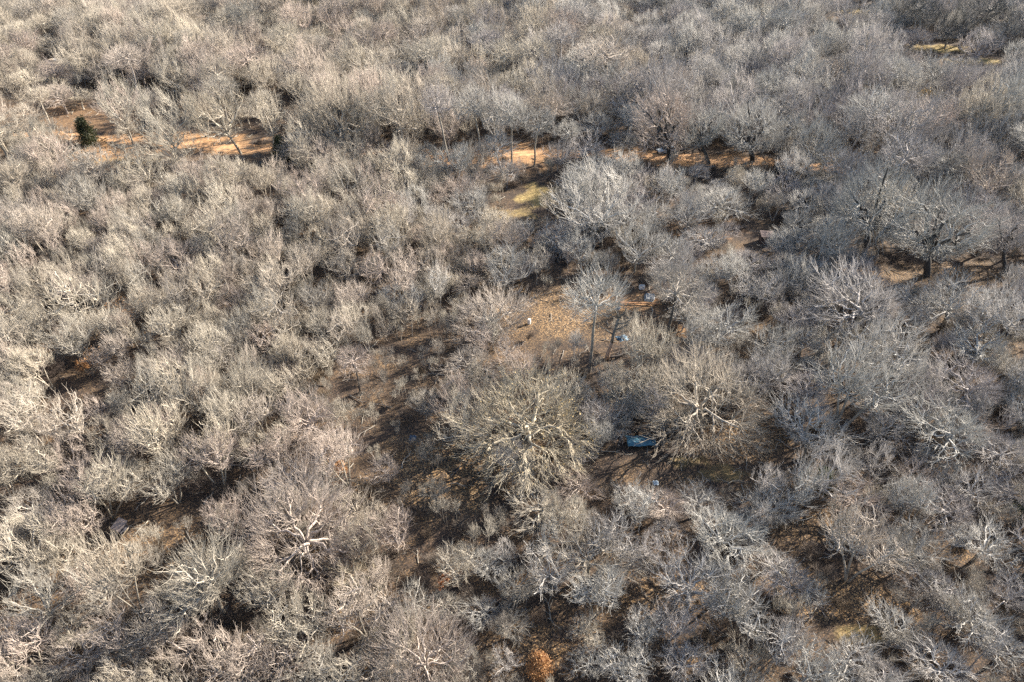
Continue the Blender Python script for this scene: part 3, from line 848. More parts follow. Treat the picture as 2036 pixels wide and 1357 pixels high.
SECT = ["right of", "lower right of", "below", "lower left of", "left of", "upper left of", "above", "upper right of"]
ORD = ["nearest", "second", "third", "fourth", "fifth", "sixth", "seventh", "eighth", "ninth", "tenth", "eleventh", "twelfth", "thirteenth", "fourteenth", "fifteenth", "sixteenth", "seventeenth", "eighteenth"]
LOOK = {'oak': "round-crowned", 'vase': "fan-shaped", 'pole': "slim upright", 'pair': "many-stemmed", 'gnarl': "dark-limbed", 'fan': 'wide', 'high': 'long-trunked', 'grand': 'wide'}
buck = {}
for t in IND:
    if t.get('label'): continue
    best = min(LAND, key=lambda l: (l[1] - t['u']) ** 2 + (l[2] - t['v']) ** 2)
    s = int(round(math.degrees(math.atan2(t['v'] - best[2], t['u'] - best[1])) / 45)) % 8
    t['d'] = math.hypot(t['u'] - best[1], t['v'] - best[2])
    buck.setdefault((best[0], s, t['kind']), []).append(t)
for (ln, s, k), ts in buck.items():
    ts.sort(key=lambda t: t['d'])
    for i, t in enumerate(ts):
        size = "large " if t['W'] > 10.5 else ("small " if t['W'] < 6 else "")
        o = "" if len(ts) == 1 else (ORD[i] + " one ")
        t['label'] = "%s%s leafless tree, %s%s the %s" % (size, LOOK[k], o, SECT[s], ln)

GREY_P = 0.0
for n_, t in enumerate(IND):
    k, i = t['kind'], t['i']
    leafy = t.get('leaves')
    name = "leafy_tree" if leafy else "bare_tree"
    e = thing(name, t['label'], "leafy tree" if leafy else "bare tree", (t['x'], t['y'], float(gz(t['x'], t['y'])) - .08),
              random.uniform(0, 6.28), "trees still holding dry leaves" if leafy else "leafless trees of the wood")
    M = Matrix.Rotation(t['lean'], 4, 'Y') @ Matrix.Rotation(random.gauss(0, .075), 4, 'X') @ Matrix.Rotation(random.uniform(0, 6.28), 4, 'Z')
    e.rotation_euler = M.to_euler()
    e.scale = (t['sxy'], t['sxy'], t['sz'])
    trunk, crown = PROTO[k][i][0], PROTO[k][i][1]
    tk = link("trunk", trunk, e)
    if t.get('darktrunk'):
        tk.material_slots[0].link = 'OBJECT'; tk.material_slots[0].material = M_DARK
    cr = link("crown", crown, e)
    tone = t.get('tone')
    if tone is None and k != 'gnarl' and random.random() < min(.85, max(0, (t['u'] - 800) / 600)): tone = M_GREY_BACKLIT  # greyer to the right: backlit tone put into the twig colour
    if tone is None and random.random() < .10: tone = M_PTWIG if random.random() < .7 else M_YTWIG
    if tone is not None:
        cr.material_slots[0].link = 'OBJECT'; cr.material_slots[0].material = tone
    if leafy == 'orange': link("foliage", foliage_mesh(k, i, 1, .20, M_ORANGE, .15, .55, n_), e)
    if leafy == 'yellow': link("foliage", foliage_mesh(k, i, 2, .20, M_YELLOW, .18, .7, n_), e)
    if t.get('form') and t['w'] > 200:
        link("foliage", foliage_mesh(k, i, 1, .11, leaf_mat("last ochre leaves", (.42, .30, .12), (.60, .46, .22)), .1, .22, n_), e)

# the rest of the wood and the thicket: one object each, instanced over scattered points
def gn_stuff(name, pts, rots, scls, idx, col, label, cat):
    me = bpy.data.meshes.new(name)
    me.vertices.add(len(pts)); me.vertices.foreach_set("co", np.asarray(pts, np.float32).ravel())
    a = me.attributes.new("rot", 'FLOAT_VECTOR', 'POINT'); a.data.foreach_set("vector", np.asarray(rots, np.float32).ravel())
    a = me.attributes.new("scl", 'FLOAT_VECTOR', 'POINT'); a.data.foreach_set("vector", np.asarray(scls, np.float32).ravel())
    a = me.attributes.new("idx", 'INT', 'POINT'); a.data.foreach_set("value", np.asarray(idx, np.int32))
    o = link(name, me)
    ng = bpy.data.node_groups.new(name + " scatter", 'GeometryNodeTree')
    ng.interface.new_socket("Geometry", in_out='INPUT', socket_type='NodeSocketGeometry')
    ng.interface.new_socket("Geometry", in_out='OUTPUT', socket_type='NodeSocketGeometry')
    N, L = ng.nodes, ng.links
    gi = N.new("NodeGroupInput"); go = N.new("NodeGroupOutput")
    iop = N.new("GeometryNodeInstanceOnPoints")
    ci = N.new("GeometryNodeCollectionInfo"); ci.inputs[0].default_value = col
    ci.inputs[1].default_value = True; ci.inputs[2].default_value = True
    def na(n, ty):
        x = N.new("GeometryNodeInputNamedAttribute"); x.data_type = ty; x.inputs[0].default_value = n
        return x.outputs["Attribute"]
    L.new(gi.outputs[0], iop.inputs["Points"]); L.new(ci.outputs[0], iop.inputs["Instance"])
    iop.inputs["Pick Instance"].default_value = True
    L.new(na("idx", 'INT'), iop.inputs["Instance Index"])
    e2r = N.new("FunctionNodeEulerToRotation"); L.new(na("rot", 'FLOAT_VECTOR'), e2r.inputs[0])
    L.new(e2r.outputs[0], iop.inputs["Rotation"]); L.new(na("scl", 'FLOAT_VECTOR'), iop.inputs["Scale"])
    L.new(iop.outputs[0], go.inputs[0])
    md = o.modifiers.new("scatter", 'NODES'); md.node_group = ng
    return tag(o, label, cat, kind="stuff")
names = sorted(o.name for o in protos_col.objects)
pt, ro, sc_, ix = [], [], [], []
for t in REST:
    k = t['kind']
    if k in ('gnarl', 'fan', 'grand'): k = 'oak'
    i = t['i'] % len(PROTO[k])
    pt.append((t['x'], t['y'], float(gz(t['x'], t['y'])) - .08))
    ro.append((random.gauss(0, .075), random.gauss(0, .075) , random.uniform(0, 6.28)))
    sc_.append((t['sxy'], t['sxy'], t['sz'])); ix.append(names.index(("%s_%dg" if random.random() < min(.9, max(0, (t['u'] - 700) / 700)) else "%s_%d") % (k, i)))  # share of grey forms grows rightward, a backlit look in the colour
gn_stuff("woodland", pt, ro, sc_, ix, protos_col, "smaller leafless trees crowded between and behind the larger ones", "bare trees")

pt, ro, sc_, ix = [], [], [], []
step = 2.3
for y in np.arange(20, 400, step):
    hw = .75 * (y * cp + CAM_H * sp) + 15
    for x in np.arange(-hw, hw, step):
        xx = x + random.uniform(-.5, .5) * step; yy = y + random.uniform(-.5, .5) * step
        u, v = P((xx, yy, 0))
        if not (640 < u < 1090 and 640 < v < 1090) and random.random() < .8 and any(inside(g, *P((xx, yy, 1.5))) for g in GAPS): continue
        if any(a < P((xx, yy, 1.5))[0] < b and c < P((xx, yy, 1.5))[1] < d for a, b, c, d in HARD): continue
        if v < 60 and random.random() < .5: continue
        low = 640 < u < 1090 and 640 < v < 1090
        dens = .55 if not gap(xx, yy) else (.62 if low else (.22 if v > 950 else .08))
        if 690 < u < 1300 and 600 < v < 1000: dens *= .6
        if random.random() > dens: continue
        s = random.uniform(.45, 1.15)
        pt.append((xx, yy, float(gz(xx, yy)) - .03)); ro.append((0, 0, random.uniform(0, 6.28))); sc_.append((s, s, s * random.uniform(.6, 1.2))); ix.append(random.randrange(5) if random.random() < (.35 if low else .6) else 5 + random.randrange(4))
print("brush", len(pt))
gn_stuff("undergrowth", pt, ro, sc_, ix, brush_col, "low tangled leafless brush and saplings covering the woodland floor", "undergrowth")

stick_col = bpy.data.collections.new("stick forms")
for i in range(4):
    mb = MB(); rr = random.Random(i + 40)
    p0 = Vector((-1.1, 0, .06)); pts = [p0 + Vector((k * .55, rr.gauss(0, .09), rr.uniform(0, .10))) for k in range(5)]
    mb.tube(pts, [.055, .05, .042, .03, .018], 5)
    for q in (1, 2, 3):
        d = Vector((.5, rr.choice((-1, 1)) * .45, rr.uniform(.05, .35)))
        mb.tube([pts[q], pts[q] + d * .7, pts[q] + d * 1.3], [.026, .018, .01], 4)
    o = mb.build("stick_%d" % i, M_SAPL, None); COL.objects.unlink(o); stick_col.objects.link(o)
pt, ro, sc_, ix = [], [], [], []
for y in np.arange(22, 230, 2.6):
    hw = .75 * (y * cp + CAM_H * sp) + 6
    for x in np.arange(-hw, hw, 2.6):
        if random.random() > .38: continue
        xx = x + random.uniform(-1.3, 1.3); yy = y + random.uniform(-1.3, 1.3); s = random.uniform(.4, 1.5)
        pt.append((xx, yy, float(gz(xx, yy)))); ro.append((0, 0, random.uniform(0, 6.28))); sc_.append((s, s, s)); ix.append(random.randrange(4))
gn_stuff("fallen_sticks", pt, ro, sc_, ix, stick_col, "broken branches and sticks strewn over the woodland floor", "fallen sticks")

# ------------------------------------------------------------------ evergreens and leafy shrubs
def at_px(u, v): 
    q = G(u, v); return (q.x, q.y, float(gz(q.x, q.y)))
def evergreen(name, u, v, H, W, mat, label, cat, form='cone', seed=1, n=5200, sz=.13, tm=None):
    r = np.random.default_rng(seed)
    loc = at_px(u, v)
    e = thing(name, label, cat, loc)
    tb = MB()
    tb.tube([(0, 0, -.1), (0.05, 0, H * .5), (0, .03, H * .93)], [H * .03, H * .02, .02], 7)
    tb.build("trunk", tm or M_TRUNK, e, smooth=True)
    # lumpy cone or mound made of sprays
    nb = int(n / 40)
    C0 = []
    for i in range(nb):
        h = r.uniform(.06, 1.0) if form == 'cone' else r.uniform(.1, 1) ** .7
        az = r.uniform(0, 6.28)
        if form == 'cone': R0 = W / 2 * (1 - h) ** .75 * (1 + .35 * math.sin(az * 3 + h * 9)) * r.uniform(.45, 1.25)
        else: R0 = W / 2 * math.sqrt(max(0, 1 - h * h)) * (1 + .2 * math.sin(az * 3 + h * 4)) * r.uniform(.4, 1.05)
        cpos = np.array([math.cos(az) * R0, math.sin(az) * R0, h * H])
        k = 40
        C0.append(cpos + r.normal(size=(k, 3)) * np.array([.11, .11, .09]) * W * .75)
    c = np.concatenate(C0); c[:, 2] = np.maximum(c[:, 2], .05)
    m = len(c)
    a = r.normal(size=(m, 3)); a /= np.linalg.norm(a, axis=1, keepdims=True)
    b = np.cross(a, r.normal(size=(m, 3))); b /= np.linalg.norm(b, axis=1, keepdims=True)
    s = sz * r.uniform(.6, 1.4, size=(m, 1))
    Vv = np.stack([c - a * s, c - b * s * .5, c + a * s, c + b * s * .5], 1).reshape(-1, 3)
    link("foliage", mesh_np("foliage", Vv, [np.arange(m * 4).reshape(m, 4)], [mat], smooth=False), e)
    return e
evergreen("cedar_tree", 181, 290, 7.0, 5.6, M_CEDAR, "broad dark green cedar on the orange dirt at upper left", "cedar", seed=3, n=4600, sz=.2)
evergreen("cedar_tree", 562, 318, 5.8, 3.9, M_CEDAR, "small dark cone-shaped cedar at the edge of the dirt track", "cedar", seed=4, n=6000, sz=.17)
evergreen("evergreen_bush", 1625, 978, 3.8, 4.0, M_OLIVE, "dark green bush in shade between pale crowns at lower right", "bush", 'dome', 5, 3200, .09)
evergreen("evergreen_bush", 2028, 1030, 3.5, 2.6, M_OLIVE, "dull green bush cut by the right edge", "bush", 'dome', 6, 1600, .09)
evergreen("green_shrub", 309, 872, 3.4, 1.5, M_BRIGHT, "bright yellow-green shrub among pale trees in the lower left", "shrub", 'dome', 7, 1800, .10)
evergreen("green_shrub", 268, 190, 2.6, 2.4, M_OLIVE, "small olive shrub behind the tall slim tree at upper left", "shrub", 'dome', 8, 1000, .12)
evergreen("leafy_shrub", 681, 950, 3.0, 1.9, M_ORANGE, "shrub with rusty orange leaves beside the shaded ground", "shrub", 'dome', 9, 900, .11)
evergreen("leafy_shrub", 1074, 1340, 3.0, 2.9, M_ORANGE, "round clump of tan-orange leaves at the bottom edge", "shrub", 'dome', 10, 3200, .09)
evergreen("leafy_shrub", 1376, 160, 6.0, 3.2, M_RUST, "rust-leaved shrub between grey crowns in the upper part", "shrub", 'dome', 11, 1500, .18)
evergreen("leafy_shrub", 170, 742, 2.6, 2.6, M_ORANGE, "low shrub with sparse orange leaves left of the dark gap", "shrub", 'dome', 12, 500, .11)
evergreen("leafy_shrub", 885, 1168, 2.2, 1.6, M_RUST, "small rusty shrub beside a dark hollow near the bottom", "shrub", 'dome', 13, 700, .09)
t = make_tree('brush', 77)
e = thing("red_twig_shrub", "reddish-twigged shrub near the left edge below the orange-leaved tree", "shrub", at_px(28, 716))
link("stems", t.mesh((0,), "stems", [M_RTWIG], lambda l: 3), e); link("crown", t.mesh((2, 3, 4), "crown", [M_RTWIG], lambda l: 3), e)
e.scale = (1.6, 1.6, 1.1)

# ------------------------------------------------------------------ parked car
def car():
    M_PAINT = plain_mat("silver paint", (.50, .56, .60), .28, .35, var=.04)
    M_GLASS = plain_mat("dark glass", (.02, .025, .03), .08, 0, var=.05)
    M_TYRE = plain_mat("tyre rubber", (.02, .02, .02), .9, 0, var=.2)
    M_RIM = plain_mat("alloy", (.55, .55, .56), .35, .8, var=.05)
    M_LAMP = plain_mat("lamp lens", (.8, .82, .82), .15, 0, var=.03)
    M_RED = plain_mat("tail lamp", (.45, .03, .02), .2, 0, var=.05)
    M_TRIM = plain_mat("black trim", (.03, .03, .03), .7, 0, var=.2)
    x, y, z = at_px(1324, 303)
    e = thing("parked_car", "silver-blue hatchback parked on the orange dirt track behind a dark-trunked tree", "car", (x, y, z + .03), R(192))
    prof = [(2.25, .38), (2.32, .62), (2.22, .82), (1.15, 1.02), (.9, 1.06), (-2.1, 1.08), (-2.28, .95), (-2.3, .42), (-2.1, .3), (2.05, .28)]
    b = MB().prism(prof, 'y', -.9, .9)
    body = b.build("body", M_PAINT, e, bevel=.07)
    cab = [(1.05, 1.03), (.30, 1.60), (.05, 1.65), (-1.55, 1.62), (-1.75, 1.56), (-2.15, 1.05)]
    g = MB()
    n = len(cab)
    vs = [(p[0], -.86 + (p[1] - 1.03) * .22, p[1]) for p in cab] + [(p[0], .86 - (p[1] - 1.03) * .22, p[1]) for p in cab]
    g.add(vs, [tuple(range(n))[::-1], tuple(range(n, 2 * n))] + [(i, (i + 1) % n, n + (i + 1) % n, n + i) for i in range(n)])
    g.build("cabin", M_GLASS, e, bevel=.04)
    rf = MB(); rf.box((-.72, 0, 1.655), (1.72, 1.40, .05)); rf.build("roof", M_PAINT, e, bevel=.02)
    pl = MB()
    for s in (-1, 1):
        for a, b_ in (((1.02, 1.05), (.28, 1.61)), ((-.45, 1.06), (-.40, 1.63)), ((-1.5, 1.08), (-1.5, 1.62)), ((-2.13, 1.08), (-1.73, 1.58))):
            pl.tube([(a[0], s * .865, a[1]), (b_[0], s * (.865 - .13), b_[1])], .045, 6)
    pl.build("pillars", M_PAINT, e)
    for sx in (-1, 1):
        for s in (-1, 1):
            w = MB().tube([(sx * 1.38, s * .70, .33), (sx * 1.38, s * .93, .33)], .335, 20).build("wheel", M_TYRE, e, bevel=.03)
            MB().tube([(sx * 1.38, s * .90, .33), (sx * 1.38, s * .945, .33)], .21, 14).build("rim", M_RIM, w)
    for s in (-1, 1):
        MB().box((2.2, s * .66, .72), (.22, .36, .16)).build("headlight", M_LAMP, e, bevel=.03)
        MB().box((-2.26, s * .72, .92), (.10, .24, .24)).build("tail_light", M_RED, e, bevel=.02)
        MB().box((.85, s * .98, 1.08), (.14, .16, .12)).build("mirror", M_PAINT, e, bevel=.03)
    MB().box((2.30, 0, .45), (.08, 1.5, .2)).build("bumper_grille", M_TRIM, e, bevel=.02)
car()

# ------------------------------------------------------------------ blue tarp over a low frame
def tarp():
    m = plain_mat("blue tarp", (.05, .16, .23), .5, 0, var=.4, scale=1.6)
    nt = m.node_tree; N, L = nt.nodes, nt.links; b = N["Principled BSDF"]
    src = b.inputs["Base Color"].links[0].from_socket
    tc = N.new("ShaderNodeTexCoord"); nz = N.new("ShaderNodeTexNoise"); nz.inputs["Scale"].default_value = 5; nz.inputs["Detail"].default_value = 6
    mp = N.new("ShaderNodeMapping"); mp.inputs["Scale"].default_value = (.6, 2.2, 1)
    L.new(tc.outputs["Object"], mp.inputs[0]); L.new(mp.outputs[0], nz.inputs[0])
    rp = N.new("ShaderNodeValToRGB"); rp.color_ramp.elements[0].position = .56; rp.color_ramp.elements[0].color = (0, 0, 0, 1); rp.color_ramp.elements[1].position = .64; rp.color_ramp.elements[1].color = (1, 1, 1, 1)
    L.new(nz.outputs[0], rp.inputs[0])
    mx = N.new("ShaderNodeMix"); mx.data_type = 'RGBA'; L.new(rp.outputs[0], mx.inputs[0]); L.new(src, mx.inputs[6]); mx.inputs[7].default_value = (.15, .26, .31, 1)
    L.new(mx.outputs[2], b.inputs["Base Color"])
    x, y, z = at_px(1274, 884)
    e = thing("tarp_shelter", "blue tarp stretched over a low ridged frame in the shade below the huge fan-shaped tree", "tarp", (x, y, z), R(3))
    nx_, ny_ = 34, 20; LX, LY = 4.0, 2.0
    top = []
    for j in range(ny_ + 1):
        for i in range(nx_ + 1):
            a = i / nx_ - .5; c = j / ny_ - .5
            h = .95 - .62 * abs(c) * 1.25 - .08 * math.cos(a * 9) * abs(c) + .03 * math.sin(a * 31 + c * 9) + .02 * math.sin(c * 40 + a * 13)
            if i == 0 or i == nx_: h -= .06
            top.append((a * LX + .05 * math.sin(c * 9), c * LY + .12 + .05 * math.sin(a * 11) + .06 * a, h))
    k = nx_ + 1
    f = [(j * k + i, j * k + i + 1, (j + 1) * k + i + 1, (j + 1) * k + i) for j in range(ny_) for i in range(nx_)]
    o = MB().add(top, f).build("tarp_sheet", m, e, smooth=True)
    sd_ = o.modifiers.new("thick", 'SOLIDIFY'); sd_.thickness = .012
    wood = plain_mat("grey timber", (.22, .19, .15), .9)
    for sx in (-1, 1):
        for sy in (-1, 1):
            MB().tube([(sx * 1.9, sy * 1.0 + .12, 0), (sx * 1.9, sy * 1.0 + .12, .44)], .04, 8).build("post", wood, e)
        MB().tube([(sx * 1.9, .12, 0), (sx * 1.9, .12, .88)], .04, 8).build("post", wood, e)
    MB().tube([(-1.95, .12, .885), (1.95, .12, .885)], .03, 8).build("ridge_pole", wood, e)
tarp()

# ------------------------------------------------------------------ plywood hut
def hut():
    ply = plain_mat("weathered plywood", (.34, .28, .25), .85, var=.2, scale=3)
    ply2 = plain_mat("bare plywood", (.56, .48, .36), .85, var=.15, scale=3)
    drk = plain_mat("dark hut wall", (.10, .10, .12), .9, var=.3)
    x, y, z = at_px(243, 1056)
    e = thing("plywood_hut", "small leaning hut of grey-pink plywood sheets at lower left", "hut", (x, y, z), R(-24))
    MB().box((0, 0, .55), (1.15, 1.15, 1.1)).build("wall", drk, e)  # dark core box beneath the plywood sheets
    r = MB()
    for i in range(4): r.box((-.45 + i * .37, -.02, 1.26 + .004 * i), (.35, 1.5, .03), 0, R(16))
    r.build("roof", ply, e)
    MB().box((.05, -.98, .62), (1.1, .03, 1.05), 0, R(-38)).build("fallen_panel", ply2, e)
    MB().box((.92, -.25, .42), (.03, 1.15, .95), R(8), 0, R(32)).build("side_panel", ply2, e)
hut()

# ------------------------------------------------------------------ house and white shed among the far trees
def gable(name, label, cat, u, v, rz, W_, L_, H_, rise, wallm, roofm, windows, group=None):
    e = thing(name, label, cat, at_px(u, v), rz)
    MB().prism([(-W_ / 2, -.3), (W_ / 2, -.3), (W_ / 2, H_), (0, H_ + rise), (-W_ / 2, H_)], 'y', -L_ / 2, L_ / 2).build("wall", wallm, e)
    sl_ = math.hypot(W_ / 2 + .4, rise * (1 + .8 / W_)); an = math.atan2(rise, W_ / 2)
    rf = MB()
    for s in (-1, 1):
        rf.prism([(s * (W_ / 2 + .4), H_ - .4 * math.tan(an) + .06), (s * (W_ / 2 + .4), H_ - .4 * math.tan(an) + .16), (0, H_ + rise + .18), (0, H_ + rise + .08)], 'y', -L_ / 2 - .4, L_ / 2 + .4)
    rf.build("roof", roofm, e)
    wm = plain_mat("window glass", (.03, .04, .05), .1, var=.1); fm = plain_mat("white frame", (.75, .74, .7), .6, var=.05)
    for (wx, wz, ww, wh) in windows:
        o = MB()
        for (cx, cz, dx, dz) in ((wx, wz + wh / 2, ww + .16, .08), (wx, wz - wh / 2, ww + .16, .08), (wx - ww / 2 - .04, wz, .08, wh - .08), (wx + ww / 2 + .04, wz, .08, wh - .08)):
            o.box((cx, -L_ / 2 - .04, cz), (dx, .08, dz))
        fo = o.build("window_frame", fm, e)
        MB().box((wx, -L_ / 2 - .012, wz), (ww, .02, wh - .1)).build("pane", wm, fo)
    return e
M_CREAM = plain_mat("cream siding", (.66, .60, .46), .7, var=.08, scale=1)
M_WHITE = plain_mat("white siding", (.60, .58, .54), .6, var=.06)
M_BROWNR = plain_mat("red-brown shingles", (.24, .20, .16), .9, var=.35, scale=6)
M_TANR = plain_mat("pale metal roof", (.55, .50, .40), .45, var=.12)
h = gable("house", "cream house with red-brown roof, half hidden by trees at upper left", "house", 92, 158, R(-26), 8.5, 8.0, 2.7, 2.4, M_CREAM, M_BROWNR, [(-2.2, 1.5, 1.1, 1.1), (2.3, 1.5, 1.1, 1.1)])
MB().box((0.1, -4.03, 1.0), (.95, .06, 2.0)).build("door", M_WHITE, h)
bb = MB()
for s in (-1, 1): bb.prism([(s * 4.66, 2.32), (s * 4.66, 2.6), (0, 5.24), (0, 4.96)], 'y', -4.46, -4.41)
bb.build("gable_trim", M_WHITE, h)
sh = thing("white_shed", "small white ribbed shed right of the cream house", "shed", at_px(150, 163), R(-12))
MB().box((0, 0, 1.25), (3.2, 2.4, 2.5)).build("wall", M_WHITE, sh)
rb = MB()
for i in range(9): rb.box((-1.5 + i * .375, -1.23, 1.25), (.12, .06, 2.4))
rb.build("siding_ribs", plain_mat("grey ribs", (.32, .33, .34), .7), sh)
MB().box((0, 0, 2.56), (3.5, 2.7, .1), 0, R(4)).build("roof", M_TANR, sh)
tr_ = thing("travel_trailer", "small white box trailer beyond the cream house's right corner", "trailer", at_px(118, 134), R(-20))
MB().box((0, 0, 1.7), (3.6, 2.0, 2.0)).build("body", M_WHITE, tr_, bevel=.15)
for s in (-1, 1): MB().tube([(0, s * .95, .33), (0, s * 1.12, .33)], .33, 16).build("wheel", M_DARK, tr_)
MB().box((-1.2, -1.11, 2.0), (1.2, .03, .6)).build("window", plain_mat("trailer glass", (.04, .05, .06), .1), tr_)

M_SHED = plain_mat("dark brown boards", (.085, .060, .052), .85, var=.3, scale=3)
M_SHEDR = plain_mat("brown roof sheet", (.14, .10, .09), .8, var=.25)
s2 = thing("brown_shed", "small dark brown shed in a gap left of a twisted little tree", "shed", at_px(1521, 482), R(-6))
MB().box((0, 0, .95), (2.2, 1.9, 1.9)).build("wall", M_SHED, s2)
MB().box((0, 0, 1.97), (2.5, 2.3, .07), 0, R(5)).build("roof", M_SHEDR, s2)
MB().box((-.2, -.965, .9), (.8, .04, 1.7)).build("door", M_SHEDR, s2)
s3 = gable("pale_roofed_shed", "tiny shed with a pale roof peeping out above brush, right of centre", "shed", 1466, 372, R(38), 3.2, 3.6, 2.2, 1.1, M_SHED, M_TANR, [])

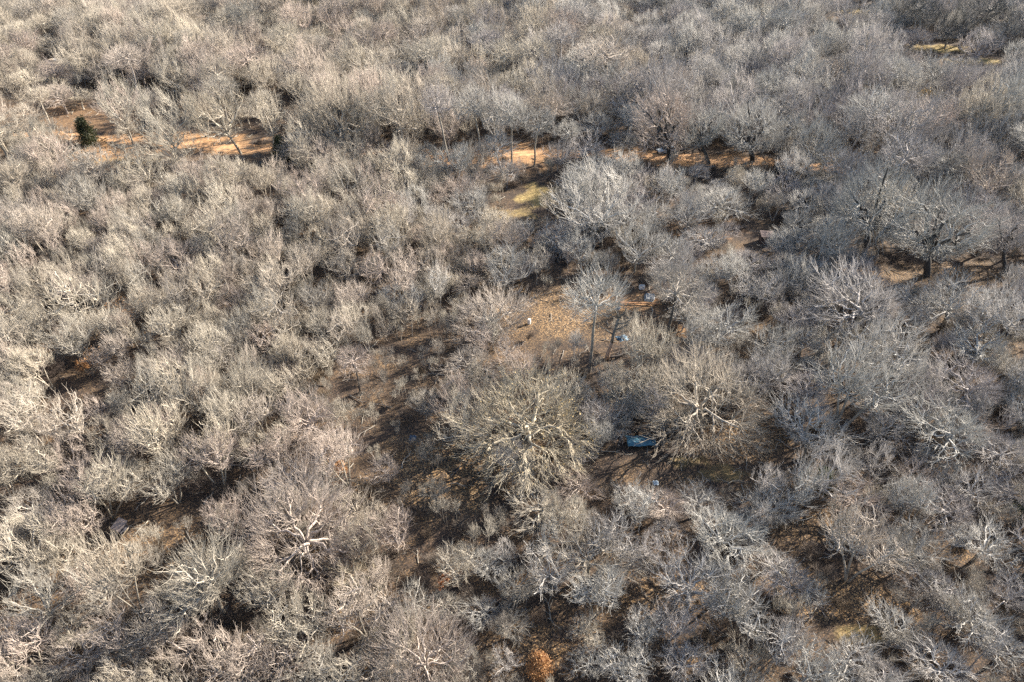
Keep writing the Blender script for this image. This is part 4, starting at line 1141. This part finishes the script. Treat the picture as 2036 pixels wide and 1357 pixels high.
# ------------------------------------------------------------------ junk in the clearing
def bits():
    rust = plain_mat("rusty board", (.42, .22, .11), .9, var=.3)
    e = thing("long_beam", "long orange-brown beam lying across the ground behind the broken tree", "beam", at_px(1268, 605), R(-4))
    MB().box((0, 0, .30), (7.6, .22, .16)).build("timber", rust, e)
    for s in (-1, 1): MB().box((s * 3.1, 0, .11), (.3, .5, .22)).build("block", M_SHED, e)
    grey = plain_mat("galvanised sheet", (.30, .31, .31), .6, .0, var=.2)
    e = thing("metal_sheets", "stack of grey corrugated metal sheets behind the long beam", "metal sheets", at_px(1290, 593), R(-10))
    for k in range(3):
        mb = MB(); n = 24
        top = [(-.8 + 1.6 * i / n, .035 * math.sin(i * 1.57)) for i in range(n + 1)]
        mb.prism([(a + k * .12, .1 + k * .12 + c) for a, c in top] + [(a + k * .12, .085 + k * .12 + c) for a, c in reversed(top)], 'y', -1.0 + k * .2, 1.0 + k * .1)
        mb.build("sheet", grey, e)
    wht = plain_mat("white enamel", (.78, .78, .76), .4, var=.06)
    e = thing("white_freezer", "white chest freezer lying among junk behind the long beam", "freezer", at_px(1276, 573), R(8))
    MB().box((0, 0, .36), (.95, .6, .68)).build("body", wht, e, bevel=.03)
    MB().box((0, 0, .745), (.99, .64, .08)).build("lid", wht, e, bevel=.02)
    e = thing("white_barrel", "white barrel standing alone on the sunlit leaf clearing", "barrel", at_px(1052, 644), 0)
    MB().tube([(0, 0, 0), (0, 0, .03), (0, 0, .3), (0, 0, .34), (0, 0, .62), (0, 0, .66), (0, 0, .92), (0, 0, .95)], [.27, .29, .29, .305, .305, .29, .29, .27], 20).build("drum", wht, e, smooth=False)
    MB().tube([(0, 0, .945), (0, 0, .975)], .24, 20).build("lid", wht, e)
    def crumple(name, label, u, v, a, b_, hgt, col, seed, cat, rz=0.0):
        r = random.Random(seed); n = 14
        vs = []
        for j in range(n + 1):
            for i in range(n + 1):
                x = (i / n - .5); y = (j / n - .5); rr = min(1, 2 * math.hypot(x, y))
                h = hgt * (1 - rr ** 2) * (.7 + .3 * math.sin(i * 1.3 + seed) * math.cos(j * 1.1)) + r.uniform(0, .12) * hgt + .03
                vs.append((x * a * (1 + .15 * math.sin(j * .9 + seed)), y * b_ * (1 + .15 * math.sin(i * .8)), h))
        k = n + 1
        o = MB().add(vs, [(j * k + i, j * k + i + 1, (j + 1) * k + i + 1, (j + 1) * k + i) for j in range(n) for i in range(n)]).build(name, plain_mat(label[:20], col, .55, var=.3, scale=2), None, loc=at_px(u, v), rot=(0, 0, rz))
        md = o.modifiers.new("thick", 'SOLIDIFY'); md.thickness = .01
        tag(o, label, cat)
    crumple("blue_tarp", "crumpled blue tarp in the dark shade behind the broken tree's trunk", 1238, 672, 1.7, 1.5, .5, (.05, .12, .19), 1, "tarp", .4)
    crumple("blue_tarp", "small dark blue cover left of the long beam's end", 1229, 612, 1.0, .8, .35, (.04, .08, .13), 2, "tarp", 1.0)
    crumple("blue_tarp", "small blue heap on shaded leaves left of the huge ochre oak", 821, 874, .9, 1.0, .5, (.045, .10, .17), 3, "tarp")
    crumple("white_bag", "pale blue-white bag lying under the blue tarp, on grassy ground", 1304, 962, .7, .7, .45, (.66, .76, .80), 4, "bag")
    crumple("white_bag", "small pale bag on leaves at lower left, below the plywood hut", 246, 1245, .55, .5, .3, (.62, .70, .80), 5, "bag", .6)
    # broken dead tree
    wood = plain_mat("splintered wood", (.42, .30, .22), .9, var=.25)
    bark = plain_mat("dead bark", (.14, .14, .13), .9, var=.35)
    x, y, z = at_px(1206, 716)
    e = thing("dead_tree", "broken dead tree with a splintered pinkish lower trunk and bare forked top", "dead tree", (x, y, z))
    MB().tube([(0, 0, -.1), (.15, 0, 1.2), (.45, .1, 2.8), (.5, .1, 3.6)], [.42, .34, .28, .2], 9).build("stump", wood, e, smooth=True)
    MB().tube([(.5, .1, 3.2), (.6, .1, 5), (.95, .2, 7), (1.1, .1, 8.2)], [.24, .24, .18, .14], 8).build("trunk", bark, e, smooth=True)
    lb = MB()
    for pts in ([(1.1, .1, 8.2), (.7, .2, 9.6), (.2, 0, 11)], [(1.1, .1, 8.2), (1.9, 0, 9.4), (2.2, .3, 11)], [(.95, .2, 7), (2.3, -.3, 7.6), (3.1, -.5, 9)], [(.6, .1, 5), (-.6, -.2, 6.2), (-2.2, 0, 7.2)], [(.8, .1, 6), (2.0, .4, 6.2), (3.2, 1, 6.8)]):
        lb.tube(pts, [.13, .08, .03], 6)
        rr = random.Random(len(lb.v))
        for q in range(4):
            a = Vector(pts[1]).lerp(Vector(pts[2]), rr.random()); d = Vector((rr.gauss(0, 1), rr.gauss(0, 1), rr.gauss(.3, 1))).normalized()
            lb.tube([a, a + d * .7, a + d * 1.2 + Vector((0, 0, .15))], [.04, .03, .015], 5)
    lb.build("limbs", bark, e, smooth=True)
    # fallen limbs
    pale = plain_mat("barkless wood", (.48, .42, .32), .85, var=.15)
    dk = plain_mat("wet dark wood", (.07, .06, .055), .9, var=.3)
    def log(u0, v0, u1, v1, r0, m, label, bend=.5):
        a = Vector(at_px(u0, v0)); b_ = Vector(at_px(u1, v1)); d = b_ - a; n_ = Vector((-d.y, d.x, 0)).normalized()
        e = thing("fallen_branch", label, "fallen branch", tuple(a))
        pts = [Vector((0, 0, r0 + .1)) + d * t + n_ * bend * math.sin(t * 3.1) + Vector((0, 0, .25 * math.sin(t * 3))) for t in (0, .2, .4, .6, .8, 1)]
        MB().tube(pts, [r0 * (1 - .11 * i) for i in range(6)], 8).build("stem", m, e, smooth=True)
        mb = MB()
        rr = random.Random(int(u0))
        for i in (2, 3, 4, 5):
            dd = (d.normalized() + n_ * rr.choice((-1, 1)) * .9 + Vector((0, 0, .25)))
            mb.tube([pts[i], pts[i] + dd * .7, pts[i] + dd * 1.3 + Vector((0, 0, -.05))], [r0 * .4, r0 * .3, r0 * .12], 5)
        mb.build("side_twigs", m, e)
    log(1205, 716, 1246, 700, .22, dk, "dark curved limb lying at the broken dead tree's foot", -.8)
    log(1317, 890, 1345, 872, .07, pale, "pale stick on dark shade just right of the blue tarp", .25)
    log(1445, 968, 1468, 960, .06, pale, "short pale stick on the orange-lit streak of leaves", .1)
    log(700, 1222, 754, 1203, .16, dk, "dark fallen trunk between ochre brush near the bottom left", .3)
    log(1190, 452, 1262, 470, .10, dk, "dark fallen limb behind the big pale tree", .5)
    log(1310, 840, 1270, 852, .06, pale, "pale drooping stick just above the blue tarp", .2)
bits()
